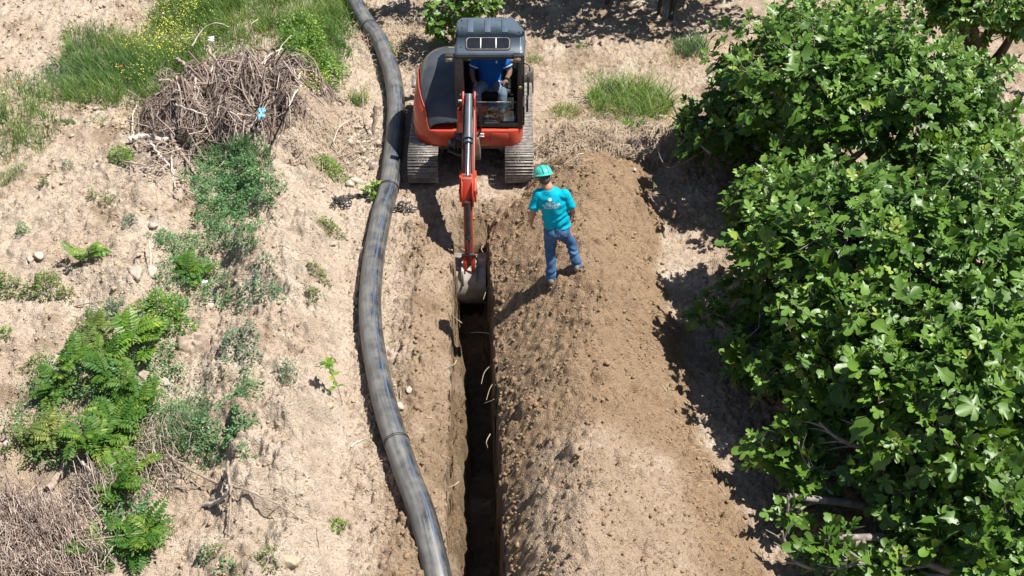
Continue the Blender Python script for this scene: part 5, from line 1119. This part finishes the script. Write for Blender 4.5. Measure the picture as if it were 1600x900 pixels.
# roots out of the trench wall
rts = [((762, 402), (752, 388), (766, 378)), ((755, 468), (764, 445), (778, 435)), ((770, 485), (782, 470), (800, 460)), ((735, 520), (748, 519), (765, 521)), ((752, 600), (758, 580), (775, 565)), ((760, 625), (765, 608), (770, 600)), ((757, 630), (768, 626), (772, 624)), ((762, 700), (760, 690), (766, 678)), ((775, 770), (780, 760), (783, 755)), ((700, 765), (710, 760), (717, 753)), ((697, 578), (710, 570), (713, 563)), ((703, 490), (712, 500), (722, 508)), ((690, 395), (706, 385), (726, 392)), ((742, 372), (760, 385), (770, 390))]
for i, r_ in enumerate(rts):
    zr0 = [-.05, .02, .05]; P = []
    for (u_0, v_0), z0 in zip(r_, zr0): xx, yy = W(u_0, v_0, z0 if u_0 > 730 else -.02); P.append((float(xx), float(yy), z0 if u_0 > 730 else -.02 + .04 * random.random()))
    mb = MB(); tube(mb, catmull(P, 5), np.linspace(.003, .007, 11), 5); tag(mb.build('tree_root', M['straw'], origin=P[0]), ['thin torn root hanging from the right edge of the trench', 'thin torn root lying over the left edge of the trench'][r_[0][0] < 715] if i < 12 and i != 0 and i != 3 else ['torn root curling beside the bucket on its right', 'torn root spanning the trench just in front of the bucket', 'pale root in the cut soil left of the digger arm', 'pale root in the cut soil right of the digger arm'][{0: 0, 3: 1, 12: 2, 13: 3}[i]], 'root', 'torn roots along the trench')
# stones
big = [(925, 200, .27, 'large pale boulder on the berm right of the digger', 'stone'), (1035, 188, .16, 'pale stone at the right end of the grass clump', 'stone'), (972, 200, .12, 'small pale stone right of the large boulder', 'stone'), (991, 268, .08, 'white stone at the right foot of the spoil heap peak', 'stone'),
 (62, 408, .15, 'white stone in the left field, right one of a touching pair', 'stone'), (50, 411, .14, 'white stone in the left field, left one of a touching pair', 'stone'), (213, 432, .26, 'pale angular rock at the left of the rubble ridge', 'stone'), (238, 428, .20, 'white rock beside the standing pale stick', 'stone'), (240, 355, .17, 'pale rock at the upper end of the rubble ridge', 'stone'), (232, 340, .13, 'small pale rock topmost of the rubble ridge', 'stone'), (196, 418, .13, 'small rock left of the white rocks on the rubble ridge', 'stone'),
 (258, 605, .16, 'small pale rock right of the old stump root', 'stone'), (555, 288, .24, 'flat tan rock beside the green shrub left of the pipe', 'stone'), (583, 266, .15, 'round pale stone nearest the pipe shadow', 'stone'), (573, 254, .13, 'round grey stone above the round pale stone', 'stone'), (640, 610, .10, 'white stone between pipe and trench', 'stone'), (625, 640, .15, 'pale stone tucked against the right side of the pipe', 'stone'), (860, 862, .05, 'tiny white stone on the pale end of the spoil heap', 'stone'), (915, 260, .06, 'tiny white stone on the spoil heap peak', 'stone'), (285, 470, .12, 'brown stone among the weeds in the middle of the bank', 'stone'), (330, 480, .14, 'tan stone half hidden in weeds above the stump', 'stone'), (520, 385, .13, 'dark stone on the bank foot left of the pipe', 'stone'), (517, 638, .14, 'brown stone below the red stemmed seedling', 'stone'), (455, 880, .22, 'dark brown clod at the bottom of the bank', 'stone'), (20, 700, .2, 'pale rock at the left edge above the twig mat', 'stone')]
for (u_0, v_0, s_, lb, cat) in big: rock('stone', u_0, v_0, s_, lb, m='clodp' if 'clod' in lb or 'brown' in lb else 'stone')
for i in range(26):
    u_0, v_0 = random.gauss(565, 16), random.gauss(228, 22)
    if 600 > u_0 > 525: rock('rubble_stone', u_0, v_0, random.uniform(.07, .15), 'rounded grey stone in the rubble left of the pipe', 'rubble stones beside the pipe')
for i in range(16): rock('rubble_rock', random.gauss(215, 26), random.gauss(400, 45), random.uniform(.06, .14), 'pale lump of rock on the rubble ridge of the left bank', 'pale rocks on the rubble ridge', 'clodp')
# stump and root chunk
st = g1(300, 545); mb = MB(); k_ = 40; rings = []
for h_, r_ in ((-.06, .21), (.0, .20), (.06, .185), (.12, .175), (.17, .165), (.20, .12), (.205, .05)):
    rings.append([(st.x + r_ * (1 + .14 * math.sin(3 * a + 1) + .07 * math.sin(11 * a) + .05 * math.sin(19 * a + 2)) * math.cos(a), st.y + r_ * (1 + .14 * math.sin(3 * a + 1) + .06 * math.sin(13 * a)) * .8 * math.sin(a), st.z + h_ * (1 + .25 * math.sin(2 * a + .5)) + .02 * math.sin(7 * a)) for a in np.linspace(0, 6.283, k_, endpoint=False)])
V = sum(rings, []); q_ = np.arange(len(rings) * k_).reshape(-1, k_); mb.add(V, np.stack([q_[:-1], np.roll(q_[:-1], -1, 1), np.roll(q_[1:], -1, 1), q_[1:]], -1).reshape(-1, 4)); mb.add(V[-k_:], [list(range(k_))])
tag(mb.build('tree_stump', M['wood'], origin=st), 'squat sawn tree stump among the weeds on the bank', 'stump')
rock('root_chunk', 232, 604, .30, 'weathered grey root chunk above the green fronds', m='wood', sq=(1, .6, .6), cat='stump')
# chain
def chain(pts, label, pile=0):
    C_ = [np.array(g1(*p)) for p in pts]; P = catmull(C_, 12); seg_ = np.linalg.norm(np.diff(P, axis=0), axis=1); s_ = np.concatenate([[0], np.cumsum(seg_)]); mb = MB(); i = 0; t = 0
    while t < s_[-1] and i < 60:
        c = np.array([np.interp(t, s_, P[:, k_]) for k_ in range(3)]); d = np.array([np.interp(t + .03, s_, P[:, k_]) for k_ in range(3)]) - c; d[2] = 0; d /= np.linalg.norm(d) + 1e-9
        if pile: c[:2] += rng.normal(0, pile, 2); c[2] += .05 * rng.random(); aa = rng.random() * 6.28; d = np.array([math.cos(aa), math.sin(aa), 0])
        c[2] = c[2] + .022; s2 = np.cross(d, [0, 0, 1]); s2 = s2 * .9 + np.array([0, 0, 1]) * (.45 if i % 2 else -.45); a = np.linspace(0, 6.283, 11); R_ = c + d * np.cos(a)[:, None] * .045 + s2 * np.sin(a)[:, None] * .024
        tube(mb, R_, .009, 6, False); t += .055; i += 1
    return tag(mb.build('chain', M['dark'], origin=C_[0], smooth=True), label, 'chain')
chain([(520, 322), (540, 312), (522, 318), (545, 324), (525, 315), (540, 320)], 'heap of dark steel chain left of the pipe', .05)
chain([(548, 312), (562, 308), (580, 312)], 'dark chain links lying by the fig shoot next to the pipe')
chain([(616, 330), (630, 326), (645, 331), (622, 333), (640, 329)], 'dark steel chain lying right of the pipe in front of the track', .03)

# ---------------- single plants ----------------
F_ = fern_plant; Hb = herb_plant; Tf = tuft
F_('fern_leaved_shrub', 135, 600, 'feathery green shrub with long leaves below the pale reed', .42, .30, 8, 6, .32)
F_('fern_leaved_shrub', 195, 640, 'feathery green shrub filling the middle of the weed strip', .36, .26, 7, 6, .30)
F_('fern_leaved_shrub', 75, 690, 'yellowish feathery shrub at the left edge above the twig mat', .30, .24, 6, 6, .28, 'olive')
F_('fern_leaved_shrub', 190, 715, 'large bright feathery shrub right of the bleached bent branch', .36, .34, 7, 7, .38)
F_('fern_leaved_shrub', 205, 765, 'dark feathery shrub below the large bright feathery one', .24, .28, 5, 7, .34)
F_('fern_leaved_shrub', 190, 850, 'lowest feathery shrub next to the twig mat', .28, .26, 6, 8, .34)
F_('fern_leaved_shrub', 222, 556, 'small feathery sapling left of the sawn stump', .14, .34, 3, 9, .38, 'fresh')
F_('fern_leaved_shrub', 150, 540, 'olive feathery shrub at the pale reed on the left bank', .26, .24, 6, 6, .28, 'olive')
F_('fern_leaved_shrub', 140, 410, 'small light green feathery plant left of the rubble ridge', .14, .22, 3, 6, .26, 'fresh')
F_('fern_leaved_shrub', 300, 440, 'feathery green plant inside the weeds right of the white rocks', .18, .26, 4, 7, .28)
F_('fern_leaved_shrub', 985, 205, 'little fern leaved sapling on the berm front below the grass clump', .05, .22, 1, 6, .26)
Hb('leafy_shrub', 255, 500, 'bright green bushy shrub just above the sapling and stump', .34, .36, 1100, .045, 'fresh')
Hb('leafy_shrub', 412, 465, 'blue green spreading shrub alone on the pale bank crest', .30, .24, 800, .034, 'greyherb')
Hb('leafy_shrub', 372, 538, 'grey leaved low shrub in the middle of the bank crest', .22, .18, 420, .034, 'greyherb')
Hb('leafy_shrub', 390, 563, 'small grey leaved shrub right below the grey leaved low shrub', .14, .10, 220, .03, 'greyherb')
Hb('leafy_shrub', 380, 622, 'flat green shrub on the bank crest above the blue green rosette', .24, .14, 620, .03, 'herb')
Hb('leafy_shrub', 372, 672, 'blue green rosette weed near the blade grass', .16, .10, 260, .045, 'herb')
Hb('leafy_shrub', 452, 590, 'thin grey green plant climbing the slope toward the pipe', .12, .24, 260, .026, 'greyherb')
Hb('leafy_shrub', 174, 495, 'rounded grey green shrub at the end of the long stick', .17, .26, 620, .028, 'greyherb')
Hb('leafy_shrub', 72, 455, 'wide light green shrub in the left field', .24, .24, 800, .032, 'olive')
Hb('leafy_shrub', 15, 455, 'light green shrub cut by the left edge of the view', .20, .22, 500, .032, 'olive')
Hb('leafy_shrub', 105, 465, 'thin green plant touching the right of the wide light green shrub', .10, .14, 160, .03, 'olive')
Hb('leafy_shrub', 193, 252, 'yellow green round bush below the brushwood heap on its left', .17, .26, 700, .032, 'fresh')
Hb('leafy_shrub', 518, 272, 'leafy green shrub beside the flat tan rock', .20, .24, 700, .036, 'fresh')
Hb('leafy_shrub', 517, 362, 'yellow green shrub on the slope left of the pipe, above two smaller ones', .15, .2, 420, .028, 'olive')
Hb('leafy_shrub', 500, 436, 'yellow green weed left of the pipe, middle of three in a column', .11, .15, 260, .026, 'olive')
Hb('leafy_shrub', 491, 466, 'yellow green weed left of the pipe, lowest of three in a column', .10, .14, 220, .026, 'olive')
Hb('weed', 38, 368, 'dark green weed with a small shadow in the left field', .08, .22, 240, .026, 'herb')
Hb('weed', 70, 293, 'narrow dark weed below the sparse grass at left', .05, .18, 120, .026, 'olive')
Hb('weed', 107, 265, 'small weed in the left field above the narrow dark weed', .07, .12, 130, .026, 'greyherb')
Hb('weed', 172, 318, 'pale green weed left of the clover patch, uppermost of several', .12, .14, 220, .026, 'olive')
Hb('weed', 145, 310, 'straggly weed left of the uppermost pale green weed', .08, .18, 130, .024, 'olive')
Hb('weed', 203, 348, 'small grey weed beside the upper end of the rubble ridge', .10, .10, 150, .026, 'greyherb')
Hb('weed', 255, 375, 'small blue green weed between rubble ridge and clover', .14, .12, 300, .028, 'herb')
Hb('weed', 10, 527, 'tiny green weed at the left edge level with the stump', .08, .10, 120, .028, 'fresh')
Hb('weed', 60, 575, 'olive weed left of the feathery shrubs', .16, .16, 300, .028, 'olive')
Hb('weed', 528, 824, 'small bright weed in the bottom middle left of the pipe', .08, .08, 140, .028, 'fresh')
Hb('weed', 612, 536, 'tiny sprout just right of the pipe', .03, .04, 30, .028, 'fresh')
Hb('weed', 385, 712, 'small dark weed above the upright stick', .09, .14, 140, .026, 'herb')
Hb('weed', 330, 705, 'low green weed right of the blade grass', .18, .16, 420, .028, 'herb')
Hb('weed', 262, 830, 'sparse weed right of the lowest feathery shrub', .10, .14, 120, .024, 'olive')
Hb('weed', 318, 880, 'dark small weed near the bottom edge left of a pale tuft', .07, .10, 90, .028, 'herb')
Hb('weed', 335, 868, 'pale tuft of weed near the bottom edge', .08, .10, 100, .024, 'olive')
Hb('weed', 420, 878, 'pale weed near the bottom edge below the fallen branch', .12, .14, 160, .026, 'olive')
Hb('weed', 355, 890, 'dark leafed weed cut by the bottom edge', .12, .08, 90, .035, 'herb')
Hb('fig_shoot', 583, 306, 'small fig shoot with broad leaves overlapping the pipe', .12, .26, 34, .085, 'fresh', tpl=1)
Hb('weed', 700, 100, 'dark weeds hidden in the shade behind the engine hood', .40, .22, 300, .03, 'herb', ex=1.2)
Hb('weed', 1080, 360, 'sparse sprout under the crown edge', .05, .06, 20, .03, 'fresh') if False else None
Tf('grass_clump', 985, 168, 'big clump of green grass on the berm right of the digger', .68, .44, 1300, .013, .75, cat='grass clump')
Tf('grass_clump', 885, 178, 'thin grass clump left of the big clump on the berm', .22, .18, 260, .009, .6, cat='grass clump')
Tf('grass_clump', 1080, 82, 'blue green grass clump between cab and top fig tree', .30, .36, 380, .012, .6, 'bluegrass', cat='grass clump')
Tf('grass_clump', 940, 125, 'sparse flat grass tuft behind the grass clumps', .30, .12, 160, .009, .8, 'bluegrass')
Tf('grass_clump', 910, 75, 'small grass tuft right of the cab roof', .10, .14, 50, .009, .7)
Tf('grass_clump', 835, 95, 'small grass tuft touching the right side of the cab', .14, .14, 90, .009, .7)
Tf('grass_clump', 618, 95, 'tall thin grass stalk growing by the upper pipe', .08, .42, 26, .012, .45)
Tf('grass_clump', 285, 690, 'arching blade grass right of the feathery shrubs', .26, .34, 260, .012, .7, 'bluegrass', cat='grass clump')
Tf('grass_clump', 300, 650, 'low blade grass above the arching blade grass', .28, .18, 240, .010, .8, 'bluegrass', cat='grass clump')
Tf('grass_clump', 107, 195, 'short round green tuft on bare soil below the upper left grass', .10, .12, 160, .007, .4, 'bluegrass')
Tf('grass_clump', 155, 190, 'short light tuft right of the round green tuft', .14, .10, 120, .007, .7)
Tf('grass_clump', 20, 275, 'light grass tuft at the left edge above the field weeds', .22, .14, 240, .008, .7)
Tf('grass_clump', 560, 160, 'green leaves of grass crowding the cut stump', .16, .22, 160, .011, .7)
# red-stemmed seedling
p = g1(535, 632); mb = MB(); sm = MB(); top = p + Vector((-.12, .05, .62)); tube(sm, catmull([p, p + Vector((-.03, 0, .3)), top], 5), .006, 5)
e = empty('seedling', p, 'tall seedling with thin red stem and few leaves left of the pipe', 'plant')
for t, nn in ((1., 8), (.72, 4), (.45, 3)):
    c = np.array(p) * (1 - t) + np.array(top) * t; a = rng.random(nn) * 6.28; leaves(mb, np.tile(c, (nn, 1)), np.stack([np.cos(a), np.sin(a), .2 + 0 * a], -1), np.tile([0, 0, 1.], (nn, 1)) + rng.normal(0, .2, (nn, 3)), .11, OVT, OVF, wid=1.1)
mb.build('foliage', M['fresh'], e, origin=p); sm.build('stem', M['wood'], e, origin=p)
# bare pale branches reaching out of the fig crowns
def bare(pts, hs, r0, label):
    P = []
    for (u_0, v_0), h_ in zip(pts, hs): xx, yy = W(u_0, v_0, h_); P.append((float(xx), float(yy), h_))
    C_ = catmull(P, 7); mb = MB(); tube(mb, C_, np.linspace(r0, r0 * .35, len(C_)), 8)
    for k_ in range(2, len(C_) - 3, 4): 
        d = C_[k_ + 1] - C_[k_]; d /= np.linalg.norm(d); o_ = np.cross(d, [0, 1, .3]) * random.choice((-1, 1)); tube(mb, catmull([C_[k_], C_[k_] + d * .12 + o_ * .08, C_[k_] + d * .22 + o_ * .22], 3), [r0 * .4 * (1 - q_ / 9) for q_ in range(7)], 5)
    return tag(mb.build('bare_branch', M['bark'], origin=P[0], smooth=True), label, 'branch')
bare([(1110, 240), (1082, 215), (1062, 190), (1050, 160)], [.8, .8, .9, 1.0], .020, 'bare grey branch reaching left out of the topmost fig crown')
bare([(1100, 235), (1075, 250), (1045, 262), (1030, 245)], [.6, .5, .4, .45], .016, 'bare grey branch hooking low left of the topmost fig crown')
bare([(1350, 700), (1320, 690), (1300, 678), (1280, 660)], [.9, 1.0, 1.0, 1.1], .032, 'thick pale bough showing in the gap of the lower fig crown')
bare([(1290, 765), (1272, 740), (1255, 715), (1248, 690)], [.5, .65, .8, .9], .020, 'slim pale bough at the left edge of the lower fig crown')
bare([(1480, 900), (1400, 895), (1350, 880), (1290, 890), (1245, 878), (1228, 850), (1222, 830)], [.3, .3, .35, .25, .25, .35, .5], .035, 'long low pale bough sweeping out at the bottom of the fig crown')
bare([(1385, 740), (1372, 710), (1362, 690), (1330, 655)], [.8, 1.0, 1.1, 1.2], .024, 'curved pale bough beside the thick bough in the gap')
